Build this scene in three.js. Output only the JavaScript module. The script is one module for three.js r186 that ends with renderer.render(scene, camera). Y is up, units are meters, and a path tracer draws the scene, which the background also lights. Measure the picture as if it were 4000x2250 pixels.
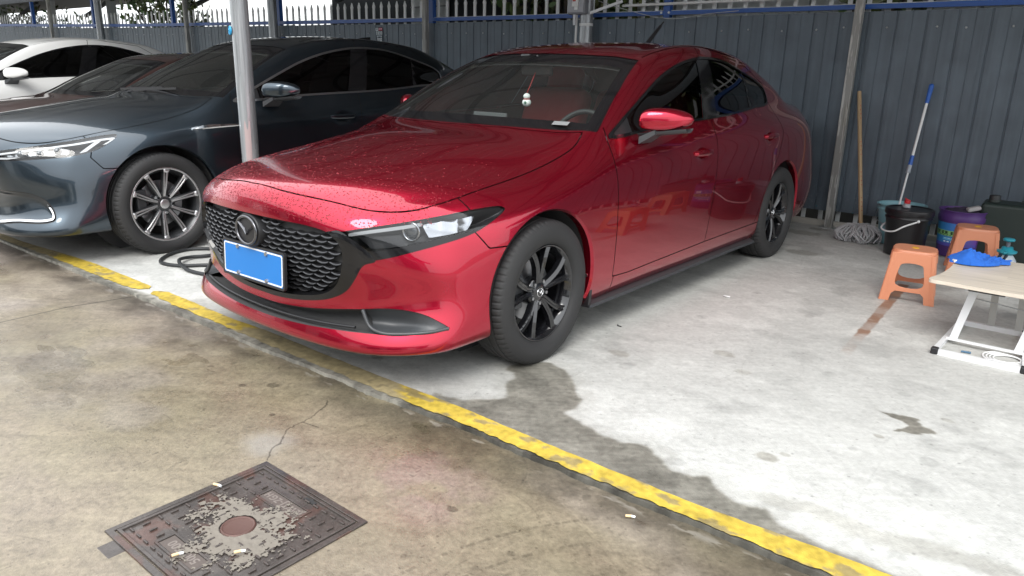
import * as THREE from 'three';
import { mergeGeometries } from 'three/addons/utils/BufferGeometryUtils.js';
import { RoundedBoxGeometry } from 'three/addons/geometries/RoundedBoxGeometry.js';

// ---------------------------------------------------------------- camera, sky, sun, exposure
// World: +X is the red sedan's left, +Y up, +Z its forward; the origin lies under the middle of its front axle.
const scene = new THREE.Scene();
const camera = new THREE.PerspectiveCamera(42.57, 16 / 9, 0.05, 400);
{
  const yaw = 0.685643, pitch = 0.287145, roll = 0.022837;
  const d = new THREE.Vector3(-Math.sin(yaw) * Math.cos(pitch), -Math.sin(pitch), -Math.cos(yaw) * Math.cos(pitch));
  const r = new THREE.Vector3().crossVectors(d, new THREE.Vector3(0, 1, 0)).normalize();
  const u = new THREE.Vector3().crossVectors(r, d);
  camera.position.set(2.7206, 1.25396, 2.48973);
  camera.up.copy(u.clone().multiplyScalar(Math.cos(roll)).addScaledVector(r, -Math.sin(roll)));
  camera.lookAt(camera.position.clone().add(d));
}
const skyTexture = (() => {                                           // even overcast: a third as bright at the horizon as overhead
  const w = 64, h = 32, a = new Float32Array(w * h * 4);
  for (let j = 0; j < h; j++) {
    const el = Math.max(0, Math.sin(((j + 0.5) / h - 0.5) * Math.PI));
    const l = (1 + 0.9 * el) / 1.9;
    for (let i = 0; i < w; i++) a.set([l * 0.97, l * 1.0, l * 1.03, 1], (j * w + i) * 4);
  }
  const t = new THREE.DataTexture(a, w, h, THREE.RGBAFormat, THREE.FloatType);
  t.mapping = THREE.EquirectangularReflectionMapping; t.magFilter = THREE.LinearFilter; t.minFilter = THREE.LinearFilter;
  t.needsUpdate = true;
  return t;
})();
scene.background = skyTexture; scene.environment = skyTexture;
scene.backgroundIntensity = 1.0; scene.environmentIntensity = 1.0;
const sun = new THREE.DirectionalLight(new THREE.Color().setRGB(1, 0.97, 0.92), 0.7);
sun.position.set(6, 14, 12); sun.target.position.set(0, 0, 0); sun.castShadow = true; sun.shadow.radius = 50;
Object.assign(sun.shadow.camera, { left: -20, right: 12, top: 14, bottom: -14, near: 1, far: 60 });
sun.shadow.mapSize.set(4096, 4096);
scene.add(sun, sun.target);
const renderer = new THREE.WebGLRenderer({ antialias: true });
renderer.toneMapping = THREE.LinearToneMapping;
renderer.toneMappingExposure = 3.3;
renderer.shadowMap.enabled = true;

// ---------------------------------------------------------------- helpers
let seed = 20240611;
const rnd = () => { seed = (seed * 1664525 + 1013904223) >>> 0; return seed / 4294967296; };
const rr = (a, b) => a + (b - a) * rnd();
const lerp = (a, b, t) => a + (b - a) * t;
const clamp = (x, a = 0, b = 1) => Math.min(b, Math.max(a, x));
const sstep = (a, b, x) => { const t = clamp((x - a) / (b - a)); return t * t * (3 - 2 * t); };
const hash2 = (x, y) => { let h = (x * 374761393 + y * 668265263) | 0; h = Math.imul(h ^ (h >>> 13), 1274126177); return ((h ^ (h >>> 16)) >>> 0) / 4294967296; };
function vnoise(x, y) {
  const i = Math.floor(x), j = Math.floor(y), f = x - i, g = y - j, u = f * f * (3 - 2 * f), v = g * g * (3 - 2 * g);
  const a = hash2(i, j), b = hash2(i + 1, j), c = hash2(i, j + 1), d = hash2(i + 1, j + 1);
  return a + (b - a) * u + (c - a) * v + (a - b - c + d) * u * v;
}
function fbm(x, y, o = 4) { let s = 0, a = 0.5, n = 0; for (let k = 0; k < o; k++) { s += a * vnoise(x, y); n += a; a *= 0.5; x = x * 2.03 + 17.1; y = y * 2.03 + 9.7; } return s / n; }
const taken = new Map();
function numbered(name) { const n = taken.get(name) ?? 0; taken.set(name, n + 1); return n ? `${name}_${String(n).padStart(3, '0')}` : name; }
function tag(o, label, category, group, kind) {
  Object.assign(o.userData, { label, category });
  if (group) o.userData.group = group;
  if (kind) o.userData.kind = kind;
  return o;
}
function thing(name, label, category, [x, y, z] = [0, 0, 0], turn = 0, group) {
  const o = new THREE.Group(); o.name = numbered(name); o.position.set(x, y, z); o.rotation.y = turn; scene.add(o);
  return tag(o, label, category, group);
}
function part(name, geo, mat, parent) {
  const g = Array.isArray(geo) ? mergeGeometries(geo.map(plain)) : geo;
  const m = new THREE.Mesh(g, mat); m.name = parent ? name : numbered(name); m.castShadow = m.receiveShadow = true;
  (parent ?? scene).add(m);
  return m;
}
function structure(name, geo, mat, label, category = 'ground') { const m = part(name, geo, mat); m.userData = { kind: 'structure', label, category }; return m; }
function plain(g) {                                                     // what mergeGeometries needs: no index, position + normal + uv
  const o = g.index ? g.toNonIndexed() : g;
  for (const k of Object.keys(o.attributes)) if (!['position', 'normal', 'uv'].includes(k)) o.deleteAttribute(k);
  if (!o.attributes.uv) o.setAttribute('uv', new THREE.BufferAttribute(new Float32Array(o.attributes.position.count * 2), 2));
  if (!o.attributes.normal) o.computeVertexNormals();
  return o;
}
function mat(rgb, roughness = 0.6, metalness = 0, extra = {}) {
  const { physical, ...e } = extra;
  const m = physical ? new THREE.MeshPhysicalMaterial({ roughness, metalness, ...e }) : new THREE.MeshStandardMaterial({ roughness, metalness, ...e });
  m.color.setRGB(...rgb); m.side = THREE.DoubleSide;
  return m;
}
const at = (g, x, y, z, rx = 0, ry = 0, rz = 0) => { if (rx) g.rotateX(rx); if (ry) g.rotateY(ry); if (rz) g.rotateZ(rz); return g.translate(x, y, z); };
const box = (w, h, d, x = 0, y = 0, z = 0) => new THREE.BoxGeometry(w, h, d).translate(x, y, z);
const rbox = (w, h, d, r, x = 0, y = 0, z = 0, seg = 2) => new RoundedBoxGeometry(w, h, d, seg, r).translate(x, y, z);
const V3 = (a) => new THREE.Vector3(a[0], a[1], a[2]);
function tube(pts, r, seg = 40, rad = 8, closed = false) { return new THREE.TubeGeometry(new THREE.CatmullRomCurve3(pts.map(V3), closed, 'centripetal'), seg, r, rad, closed); }
function rod(a, b, r, r2 = r, seg = 12) {                               // a straight tapered bar from a to b
  const A = V3(a), B = V3(b), d = B.clone().sub(A), g = new THREE.CylinderGeometry(r2, r, d.length(), seg);
  g.applyQuaternion(new THREE.Quaternion().setFromUnitVectors(new THREE.Vector3(0, 1, 0), d.normalize()));
  return g.translate((a[0] + b[0]) / 2, (a[1] + b[1]) / 2, (a[2] + b[2]) / 2);
}
function bar(a, b, w, h, up = [0, 1, 0]) {                              // a box beam from a to b
  const A = V3(a), B = V3(b), z = B.clone().sub(A), L = z.length(); z.normalize();
  const x = new THREE.Vector3().crossVectors(V3(up), z).normalize(), y = new THREE.Vector3().crossVectors(z, x);
  const g = new THREE.BoxGeometry(w, h, L); g.applyMatrix4(new THREE.Matrix4().makeBasis(x, y, z));
  return g.translate((a[0] + b[0]) / 2, (a[1] + b[1]) / 2, (a[2] + b[2]) / 2);
}
const lathe = (pts, seg = 48) => new THREE.LatheGeometry(pts.map((p) => new THREE.Vector2(p[0], p[1])), seg);
function loft(rings, caps = true, closed = true) {                      // rings of equal length joined into a flat-shaded skin
  const pos = [], tri = (a, b, c) => pos.push(...a, ...b, ...c), n = rings[0].length, m = closed ? n : n - 1;
  for (let i = 0; i + 1 < rings.length; i++) for (let j = 0; j < m; j++) {
    const a = rings[i][j], b = rings[i][(j + 1) % n], c = rings[i + 1][(j + 1) % n], d = rings[i + 1][j];
    tri(a, b, c); tri(a, c, d);
  }
  if (caps) for (const [r, s] of [[rings[0], 1], [rings.at(-1), 0]]) for (let j = 1; j + 1 < n; j++) s ? tri(r[0], r[j + 1], r[j]) : tri(r[0], r[j], r[j + 1]);
  const g = new THREE.BufferGeometry(); g.setAttribute('position', new THREE.Float32BufferAttribute(pos, 3)); g.computeVertexNormals();
  return g;
}
function gridGeo(nu, nv, f, uv) {                                        // a smooth sheet f(u, v) -> [x, y, z], u and v from 0 to 1
  const p = [], t = [], idx = [];
  for (let j = 0; j <= nv; j++) for (let i = 0; i <= nu; i++) { const a = f(i / nu, j / nv); p.push(...a); t.push(...(uv ? uv(a, i / nu, j / nv) : [i / nu, j / nv])); }
  for (let j = 0; j < nv; j++) for (let i = 0; i < nu; i++) { const a = j * (nu + 1) + i; idx.push(a, a + 1, a + nu + 2, a, a + nu + 2, a + nu + 1); }
  const g = new THREE.BufferGeometry(); g.setAttribute('position', new THREE.Float32BufferAttribute(p, 3)); g.setAttribute('uv', new THREE.Float32BufferAttribute(t, 2)); g.setIndex(idx); g.computeVertexNormals();
  return g;
}
function shape(pts, holes = []) { const s = new THREE.Shape(pts.map((p) => new THREE.Vector2(p[0], p[1]))); for (const h of holes) s.holes.push(new THREE.Path(h.map((p) => new THREE.Vector2(p[0], p[1])))); return s; }
const extrude = (s, depth, bevel = 0, extra = {}) => new THREE.ExtrudeGeometry(s, { depth, bevelEnabled: bevel > 0, bevelSize: bevel, bevelThickness: bevel, bevelSegments: 2, curveSegments: 16, ...extra });
function roundRect(w, h, r, n = 6) { const p = []; for (const [cx, cy, a] of [[w / 2 - r, h / 2 - r, 0], [-w / 2 + r, h / 2 - r, 1], [-w / 2 + r, -h / 2 + r, 2], [w / 2 - r, -h / 2 + r, 3]]) for (let i = 0; i <= n; i++) { const t = (a + i / n) * Math.PI / 2; p.push([cx + r * Math.cos(t), cy + r * Math.sin(t)]); } return p; }
function texture(w, h, f, { srgb = false, repeat } = {}) {               // f(i, j) -> [r, g, b] in 0..255, j from the bottom
  const a = new Uint8Array(w * h * 4);
  for (let j = 0; j < h; j++) for (let i = 0; i < w; i++) { const c = f(i, j), k = (j * w + i) * 4; a[k] = c[0]; a[k + 1] = c[1] ?? c[0]; a[k + 2] = c[2] ?? c[0]; a[k + 3] = 255; }
  const t = new THREE.DataTexture(a, w, h); t.magFilter = THREE.LinearFilter; t.minFilter = THREE.LinearMipmapLinearFilter; t.generateMipmaps = true;
  t.wrapS = t.wrapT = THREE.RepeatWrapping; if (srgb) t.colorSpace = THREE.SRGBColorSpace; if (repeat) t.repeat.set(...repeat); t.needsUpdate = true;
  return t;
}
function canvasTexture(w, h, draw) {
  const c = document.createElement('canvas'); c.width = w; c.height = h; draw(c.getContext('2d'), w, h);
  const t = new THREE.CanvasTexture(c); t.colorSpace = THREE.SRGBColorSpace; t.magFilter = THREE.LinearFilter; return t;
}
const spline = (pts, n = 12, closed = false) => {                       // plane Catmull-Rom through pts
  const c = new THREE.CatmullRomCurve3(pts.map((p) => new THREE.Vector3(p[0], p[1], 0)), closed, 'centripetal');
  return c.getPoints(n * (pts.length - (closed ? 0 : 1))).map((v) => [v.x, v.y]);
};

// ---------------------------------------------------------------- smooth car skins: a Catmull-Clark cage, cut into panels along drawn lines
function subdivide(V, F) {
  const E = new Map(), nv = V.length, out = [], fpts = [];
  const vf = V.map(() => [0, 0, 0, 0]), ve = V.map(() => [0, 0, 0, 0]), vb = V.map(() => [0, 0, 0, 0]);
  const K = (a, b) => (a < b ? a * 2097152 + b : b * 2097152 + a);
  F.forEach((f, i) => {
    const c = [0, 0, 0];
    for (let k = 0; k < 4; k++) for (let q = 0; q < 3; q++) c[q] += V[f[k]][q] / 4;
    fpts.push(c);
    for (let k = 0; k < 4; k++) {
      const a = f[k], b = f[(k + 1) & 3], key = K(a, b), s = vf[a];
      s[0] += c[0]; s[1] += c[1]; s[2] += c[2]; s[3]++;
      const e = E.get(key); if (e) e.g = i; else E.set(key, { a, b, f: i, g: -1, n: 0 });
    }
  });
  let next = nv + F.length; const epts = [];
  for (const e of E.values()) {
    e.n = next++;
    const A = V[e.a], B = V[e.b], mid = [(A[0] + B[0]) / 2, (A[1] + B[1]) / 2, (A[2] + B[2]) / 2];
    for (const v of [e.a, e.b]) { const s = e.g < 0 ? vb[v] : ve[v]; s[0] += mid[0]; s[1] += mid[1]; s[2] += mid[2]; s[3]++; if (e.g < 0) { const t = ve[v]; t[0] += mid[0]; t[1] += mid[1]; t[2] += mid[2]; t[3]++; } }
    epts.push(e.g < 0 ? mid : mid.map((m, q) => m / 2 + (fpts[e.f][q] + fpts[e.g][q]) / 4));
  }
  for (let v = 0; v < nv; v++) {
    const P = V[v];
    if (vb[v][3]) out.push(P.map((p, q) => p / 2 + vb[v][q] / vb[v][3] / 2));
    else { const n = vf[v][3], m = ve[v][3]; out.push(P.map((p, q) => (vf[v][q] / n + 2 * ve[v][q] / m + (n - 3) * p) / n)); }
  }
  out.push(...fpts, ...epts);
  const G = [];
  F.forEach((f, i) => { for (let k = 0; k < 4; k++) G.push([f[k], E.get(K(f[k], f[(k + 1) & 3])).n, nv + i, E.get(K(f[(k + 3) & 3], f[k])).n, f[4]]); });
  return [out, G];
}
function fitCage(V, F, rounds = 6) {                                     // move the cage until its limit surface runs through the given points
  const T = V.map((p) => p.slice()), nb = V.map(() => ({ e: new Map(), d: [] }));
  for (const f of F) for (let k = 0; k < 4; k++) {
    const m = nb[f[k]].e; for (const o of [f[(k + 1) & 3], f[(k + 3) & 3]]) m.set(o, (m.get(o) ?? 0) + 1);
    nb[f[k]].d.push(f[(k + 2) & 3]);
  }
  let P = V.map((p) => p.slice());
  for (let it = 0; it < rounds; it++) {
    const L = P.map((p, v) => {
      const b = [...nb[v].e].filter(([, c]) => c === 1).map(([o]) => o);
      if (b.length >= 2) return p.map((x, q) => (4 * x + P[b[0]][q] + P[b[1]][q]) / 6);
      const n = nb[v].d.length; let s = p.map((x) => x * n * n);
      for (const o of nb[v].e.keys()) s = s.map((x, q) => x + 4 * P[o][q]);
      for (const o of nb[v].d) s = s.map((x, q) => x + P[o][q]);
      return s.map((x) => x / (n * (n + 5)));
    });
    P = P.map((p, v) => p.map((x, q) => x + 0.85 * (T[v][q] - L[v][q])));
  }
  return P;
}
const TAGS = { front: 1, side: 2, hood: 3, wind: 4, glass: 5, roof: 6, rwin: 7, deck: 8, rear: 9 };
function buildCage(s) {
  const V = [], F = [], ids = new Map();
  const id = (p, m) => { const x = p[0] * (m ? -1 : 1) + 0, k = `${x.toFixed(5)},${p[1].toFixed(5)},${p[2].toFixed(5)}`; if (!ids.has(k)) { ids.set(k, V.length); V.push([x, p[1], p[2]]); } return ids.get(k); };
  const q = (a, b, c, d, t) => { F.push([id(a), id(b), id(c), id(d), TAGS[t]]); F.push([id(d, 1), id(c, 1), id(b, 1), id(a, 1), TAGS[t]]); };
  const { FR, SD, HD, GH, WS, RF, RW, DK, RR } = s;
  for (let c = 0; c < 4; c++) for (let r = 0; r < 6; r++) { q(FR[c][r], FR[c + 1][r], FR[c + 1][r + 1], FR[c][r + 1], 'front'); q(RR[c + 1][r], RR[c][r], RR[c][r + 1], RR[c + 1][r + 1], 'rear'); }
  for (let k = 0; k < 13; k++) for (let r = 0; r < 6; r++) q(SD[k][r], SD[k + 1][r], SD[k + 1][r + 1], SD[k][r + 1], 'side');
  for (let h = 0; h < 5; h++) for (let c = 0; c < 4; c++) q(HD[h][c], HD[h][c + 1], HD[h + 1][c + 1], HD[h + 1][c], 'hood');
  for (let j = 0; j < 3; j++) for (let c = 0; c < 4; c++) { q(WS[j][c], WS[j][c + 1], WS[j + 1][c + 1], WS[j + 1][c], 'wind'); q(RW[j][c + 1], RW[j][c], RW[j + 1][c], RW[j + 1][c + 1], 'rwin'); }
  for (let k = 0; k < 6; k++) { for (let j = 0; j < 3; j++) q(GH[k][j], GH[k + 1][j], GH[k + 1][j + 1], GH[k][j + 1], 'glass'); for (let c = 0; c < 4; c++) q(RF[k][c], RF[k][c + 1], RF[k + 1][c + 1], RF[k + 1][c], 'roof'); }
  for (let i = 0; i < 2; i++) for (let c = 0; c < 4; c++) q(DK[i][c], DK[i][c + 1], DK[i + 1][c + 1], DK[i + 1][c], 'deck');
  return [V, F];
}
class Skin {                                                             // a pool of points with normals, and lists of triangles over it
  constructor([V, F], levels) {
    let P = fitCage(V, F);
    for (let k = 0; k < levels; k++) [P, F] = subdivide(P, F);
    this.p = P; this.n = P.map(() => [0, 0, 0]);
    this.faces = [];
    for (const f of F) { this.faces.push([f[0], f[1], f[2], f[4]], [f[0], f[2], f[3], f[4]]); }
    for (const [a, b, c] of this.faces) {
      const A = P[a], B = P[b], C = P[c], u = [B[0] - A[0], B[1] - A[1], B[2] - A[2]], v = [C[0] - A[0], C[1] - A[1], C[2] - A[2]];
      const n = [u[1] * v[2] - u[2] * v[1], u[2] * v[0] - u[0] * v[2], u[0] * v[1] - u[1] * v[0]];
      for (const i of [a, b, c]) for (let q = 0; q < 3; q++) this.n[i][q] += n[q];
    }
    let out = 0; for (let i = 0; i < this.n.length; i++) { const l = Math.hypot(...this.n[i]) || 1; for (let q = 0; q < 3; q++) this.n[i][q] /= l; out += this.n[i][0] * this.p[i][0]; }
    if (out < 0) { for (const n of this.n) for (let q = 0; q < 3; q++) n[q] *= -1; for (const f of this.faces) [f[1], f[2]] = [f[2], f[1]]; }
  }
  split(faces, sdf, tags) {                                              // -> [inside where sdf < 0, outside]
    const set = tags && new Set(tags.map((t) => TAGS[t])), val = new Map(), cut = new Map(), I = [], O = [];
    const f = (i) => { let v = val.get(i); if (v === undefined) { const p = this.p[i]; v = sdf(p[0], p[1], p[2], this.n[i]); if (Math.abs(v) < 1e-7) v = 1e-7; val.set(i, v); } return v; };
    const mid = (a, b) => {
      const k = a < b ? a * 4194304 + b : b * 4194304 + a; let m = cut.get(k);
      if (m === undefined) {
        const t = f(a) / (f(a) - f(b)), A = this.p[a], B = this.p[b], M = this.n[a], N = this.n[b];
        m = this.p.length; this.p.push([0, 1, 2].map((q) => A[q] + (B[q] - A[q]) * t));
        const n = [0, 1, 2].map((q) => M[q] + (N[q] - M[q]) * t), l = Math.hypot(...n) || 1; this.n.push(n.map((x) => x / l));
        cut.set(k, m);
      }
      return m;
    };
    for (const t of faces) {
      if (set && !set.has(t[3])) { O.push(t); continue; }
      const s = [f(t[0]) < 0, f(t[1]) < 0, f(t[2]) < 0], n = s[0] + s[1] + s[2];
      if (n === 3) I.push(t); else if (n === 0) O.push(t);
      else {
        const lone = s.indexOf(n === 1), a = t[lone], b = t[(lone + 1) % 3], c = t[(lone + 2) % 3], ab = mid(a, b), ac = mid(a, c);
        (n === 1 ? I : O).push([a, ab, ac, t[3]]); (n === 1 ? O : I).push([ab, b, c, t[3]], [ab, c, ac, t[3]]);
      }
    }
    return [I, O];
  }
  geo(faces, off = 0, uv) {                                              // off: metres along the normal, a number or f(x, y, z, n)
    const map = new Map(), p = [], n = [], t = [], idx = [];
    for (const f of faces) for (let k = 0; k < 3; k++) {
      let i = map.get(f[k]);
      if (i === undefined) {
        const P = this.p[f[k]], N = this.n[f[k]], d = typeof off === 'function' ? off(P[0], P[1], P[2], N) : off;
        i = map.size; map.set(f[k], i); p.push(P[0] + N[0] * d, P[1] + N[1] * d, P[2] + N[2] * d); n.push(...N); t.push(...(uv ? uv(P) : [P[2], P[1]]));
      }
      idx.push(i);
    }
    const g = new THREE.BufferGeometry();
    g.setAttribute('position', new THREE.Float32BufferAttribute(p, 3)); g.setAttribute('normal', new THREE.Float32BufferAttribute(n, 3)); g.setAttribute('uv', new THREE.Float32BufferAttribute(t, 2)); g.setIndex(idx);
    if (typeof off === 'function') g.computeVertexNormals();
    return g;
  }
  halves(faces) { const L = [], R = []; for (const f of faces) (this.p[f[0]][0] + this.p[f[1]][0] + this.p[f[2]][0] > 0 ? L : R).push(f); return [L, R]; }
  onSide(z, y, guess = 0.9) {                                            // nearest skin point of the left side at (z, y)
    let best = 1e9, bi = 0; for (let i = 0; i < this.p.length; i++) { const p = this.p[i]; if (p[0] < 0.3) continue; const d = (p[2] - z) ** 2 + (p[1] - y) ** 2 + ((p[0] - guess) ** 2) * 0.02; if (d < best) { best = d; bi = i; } }
    return [this.p[bi], this.n[bi]];
  }
}
function poly(pts) {                                                     // signed distance to a closed plane outline, negative inside
  const n = pts.length; let lo = [1e9, 1e9], hi = [-1e9, -1e9];
  for (const p of pts) for (let q = 0; q < 2; q++) { lo[q] = Math.min(lo[q], p[q]); hi[q] = Math.max(hi[q], p[q]); }
  return (u, v) => {
    const far = Math.max(lo[0] - u, u - hi[0], lo[1] - v, v - hi[1]); if (far > 0.12) return far;
    let d = 1e9, inn = false;
    for (let i = 0, j = n - 1; i < n; j = i++) {
      const a = pts[j], b = pts[i], ex = b[0] - a[0], ey = b[1] - a[1], wx = u - a[0], wy = v - a[1], t = clamp((wx * ex + wy * ey) / (ex * ex + ey * ey || 1));
      d = Math.min(d, (wx - ex * t) ** 2 + (wy - ey * t) ** 2);
      if ((a[1] > v) !== (b[1] > v) && u < (b[0] - a[0]) * (v - a[1]) / (b[1] - a[1]) + a[0]) inn = !inn;
    }
    return (inn ? -1 : 1) * Math.sqrt(d);
  };
}
const ROOF_FRONT = -0.22;                                                  // front edge of the bay roof
const M0 = {
  galv: mat([0.50, 0.51, 0.52], 0.42, 0.6), blue: mat([0.012, 0.075, 0.30], 0.42), fenceWhite: mat([0.66, 0.68, 0.68], 0.5), pvc: mat([0.55, 0.57, 0.6], 0.45), black: mat([0.02, 0.02, 0.02], 0.6),
  darkSteel: mat([0.10, 0.10, 0.105], 0.55, 0.2), farWhite: mat([0.78, 0.80, 0.80], 0.8), farDark: mat([0.035, 0.04, 0.045], 0.8), farGrey: mat([0.30, 0.32, 0.33], 0.8), farBrown: mat([0.16, 0.10, 0.07], 0.8), bark: mat([0.07, 0.055, 0.045], 0.9),
};
// ---------------------------------------------------------------- ground: old driveway, newer bay slab, painted line
const track = (pts) => (x) => { if (x <= pts[0][0]) return pts[0][1]; for (let i = 1; i < pts.length; i++) if (x <= pts[i][0]) return lerp(pts[i - 1][1], pts[i][1], (x - pts[i - 1][0]) / (pts[i][0] - pts[i - 1][0])); return pts.at(-1)[1]; };
const edgeZ = track([[-30, 1.0], [-6, 0.87], [-3.3, 0.82], [-2.59, 0.796], [-1.82, 0.788], [-1.27, 0.760], [-0.85, 0.757], [-0.27, 0.750], [0.10, 0.735], [0.37, 0.732], [0.62, 0.728], [0.78, 0.712], [1.03, 0.701], [1.38, 0.699], [1.85, 0.690], [2.34, 0.684], [8, 0.60]]);
const ragged = (x) => (fbm(x * 9, 3.1, 4) - 0.5) * 0.022 + (fbm(x * 55, 8.7, 2) - 0.5) * 0.009;
const DY = -0.016;                                                       // the driveway lies a little below the slab
const wetEdge = poly(spline([[0.762, 0.568], [0.883, 0.537], [0.992, 0.411], [0.909, 0.293], [0.901, 0.227], [0.804, 0.16], [0.834, 0.051], [0.903, 0.003], [1.008, 0.021], [1.125, 0.124], [1.215, 0.208], [1.264, 0.293], [1.246, 0.358], [1.346, 0.385], [1.459, 0.416], [1.544, 0.412], [1.611, 0.382], [1.68, 0.418], [1.752, 0.464], [1.839, 0.457], [1.874, 0.425], [1.948, 0.492], [2.04, 0.502], [2.088, 0.475], [2.148, 0.535], [2.242, 0.546], [2.357, 0.556], [2.52, 0.565]], 5).concat([[2.6, 0.9], [0.72, 0.9]]));
const tearEdge = poly([[2.152, -0.49], [2.217, -0.487], [2.279, -0.507], [2.318, -0.46], [2.368, -0.437], [2.315, -0.372], [2.251, -0.343], [2.276, -0.422], [2.218, -0.451]]);
const bandLine = track([[1.9, 0.45], [2.075, 0.426], [2.188, 0.386], [2.314, 0.403], [2.425, 0.398], [2.573, 0.354], [3.0, 0.33]]);
const BAY = [-5.2, -4.35, 8.6, 5.2], DRV = [-3.3, 0.55, 6.2, 2.7];
const spots = (x, z, cell, prob, r0, r1, o) => {                           // scattered round marks with crisp edges: one chance in every cell
  const i = Math.floor(x / cell), j = Math.floor(z / cell); let m = 0;
  for (let a = -1; a <= 1; a++) for (let b = -1; b <= 1; b++) { const p = i + a, q = j + b; if (hash2(p + o, q - o) > prob) continue; const cx = (p + 0.2 + 0.6 * hash2(p * 3 + o, q * 7)) * cell, cz = (q + 0.2 + 0.6 * hash2(p * 5, q * 11 + o)) * cell, r = lerp(r0, r1, hash2(p + 7 * o, q * 2) ** 2); m = Math.max(m, sstep(r, r * 0.6, Math.hypot(x - cx, (z - cz) * (0.8 + 0.6 * hash2(q, p + o))))); }
  return m;
};
const scratches = (x, z, cell, prob, o) => { const i = Math.floor(x / cell), j = Math.floor(z / cell); let m = 0; for (let a = -1; a <= 1; a++) for (let b = -1; b <= 1; b++) { const p = i + a, q = j + b; if (hash2(p * 9 + o, q + 3 * o) > prob) continue; const t = hash2(p, q + o) * 3.14, cx = (p + 0.5) * cell, cz = (q + 0.5) * cell, u = (x - cx) * Math.cos(t) + (z - cz) * Math.sin(t), w = -(x - cx) * Math.sin(t) + (z - cz) * Math.cos(t) + 6 * u * u * (hash2(q, p) - 0.5); m = Math.max(m, sstep(0.0045, 0.001, Math.abs(w)) * sstep(0.9 * cell, 0.5 * cell, Math.abs(u)) * (0.4 + 0.6 * vnoise(u * 60, o))); } return m; };
const bayField = (x, z) => {                                              // -> [r, g, b, roughness]
  const a = fbm(x * 1.3, z * 1.3, 4), b = fbm(x * 7 + 40, z * 9, 4), c = fbm(x * 60, z * 60, 2), s = fbm(x * 6 + z * 2, z * 34 - x * 8, 3);
  const f1 = fbm(x * 150, z * 150, 1), s2 = fbm((x * 0.8 - z * 0.6) * 9, (x * 0.6 + z * 0.8) * 70, 3);
  let v = 0.465 + (a - 0.5) * 0.07 + (b - 0.5) * 0.08 + (c - 0.5) * 0.10 + (s - 0.5) * 0.06 + (f1 - 0.5) * 0.06 + (s2 - 0.5) * 0.07, warm = 0, rough = 0.62 + (b - 0.5) * 0.2;
  const sc = sstep(0.56, 0.74, fbm(x * 4.6 + 11, z * 5.7 + 5, 5)); v *= 1 - 0.16 * sc;   // scuffed darker islands
  v *= 1 - 0.30 * spots(x, z, 0.05, 0.35, 0.002, 0.007, 4) - 0.16 * spots(x, z, 0.33, 0.4, 0.012, 0.05, 11) - 0.14 * scratches(x, z, 0.24, 0.5, 21) + 0.10 * scratches(x, z, 0.17, 0.4, 33);
  const pale = sstep(0.58, 0.75, fbm(x * 4.4 - 30, z * 5.2, 4)); v *= 1 + 0.12 * pale;
  const wob = (fbm(x * 22, z * 22, 3) - 0.5) * 0.05;
  let wet = sstep(0.016, -0.012, wetEdge(x, z) + wob * 0.6);
  wet = Math.max(wet, 0.34 * sstep(0.06, 0.02, Math.abs(z - bandLine(x) + wob) ) * sstep(1.95, 2.1, x));
  wet = Math.max(wet, sstep(0.010, -0.004, tearEdge(x, z) + wob * 1.1));
  for (const [sx, sz, r, k] of [[1.963, 0.174, 0.05, 0.6], [2.011, 0.108, 0.022, 0.4], [2.218, -0.258, 0.022, 0.5], [2.384, -0.578, 0.03, 0.35], [1.44, -0.65, 0.06, 0.4], [1.60, -0.50, 0.04, 0.3], [1.08, -0.32, 0.07, 0.35], [0.80, -4.0, 0.10, 0.6], [1.0, -3.0, 0.14, 0.4], [0.75, -3.75, 0.16, 0.55], [-0.25, 0.52, 0.05, 0.5], [0.3, 0.47, 0.04, 0.5]]) wet = Math.max(wet, k * sstep(r, r * 0.7, Math.hypot(x - sx, (z - sz) * 1.5) + wob * r * 14));
  const near = sstep(0.30, 0.0, edgeZ(x) - z) * sstep(-3.5, -1.0, x) * sstep(0.9, 0.4, x); wet = Math.max(wet, 0.55 * near * sstep(0.38, 0.62, fbm(x * 3.3, z * 6, 4)));
  const halo = 0.16 * sstep(0.09, 0.0, wetEdge(x, z) + wob * 2.2) * (1 - wet); v *= (1 - halo) * lerp(1, 0.26 + 0.26 * b + 0.12 * (c - 0.5) + 0.10 * (s2 - 0.5), wet); warm = Math.max(wet, halo); rough = lerp(rough, 0.30 + 0.3 * b, wet);
  const rim = sstep(0.070, 0.020, edgeZ(x) - z + (b - 0.5) * 0.04); v *= 1 - 0.72 * rim * (0.45 + 0.75 * fbm(x * 26, z * 26 + 7, 3)); warm = Math.max(warm, rim);
  // red-brown worn stripe of old paint
  const t = clamp((z + 1.03) / (-2.45 + 1.03), -0.2, 1.2), mx = lerp(1.87, 1.79, t), w = lerp(0.032, 0.036, t), sx = Math.abs(x - mx) + wob * 0.22;
  const stripe = t > -0.05 && t < 1.1 ? sstep(w, w - 0.012, sx) * sstep(-0.06, 0.28, t + (b - 0.5) * 0.4) * (0.55 + 0.45 * sstep(0.35, 0.6, b)) : 0;
  const r = v * lerp(1.0, 1.0, warm), g = v * lerp(1.0, 0.955, warm), bl = v * lerp(0.955, 0.82, warm);
  return [lerp(r, 0.27, stripe), lerp(g, 0.165, stripe), lerp(bl, 0.115, stripe), rough];
};
const crack = [[0.472, 0.876], [0.50, 0.90], [0.526, 0.958], [0.545, 0.99], [0.557, 1.052], [0.560, 1.10], [0.574, 1.133], [0.60, 1.16], [0.636, 1.203], [0.640, 1.23], [0.657, 1.253], [0.70, 1.295]];
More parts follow.
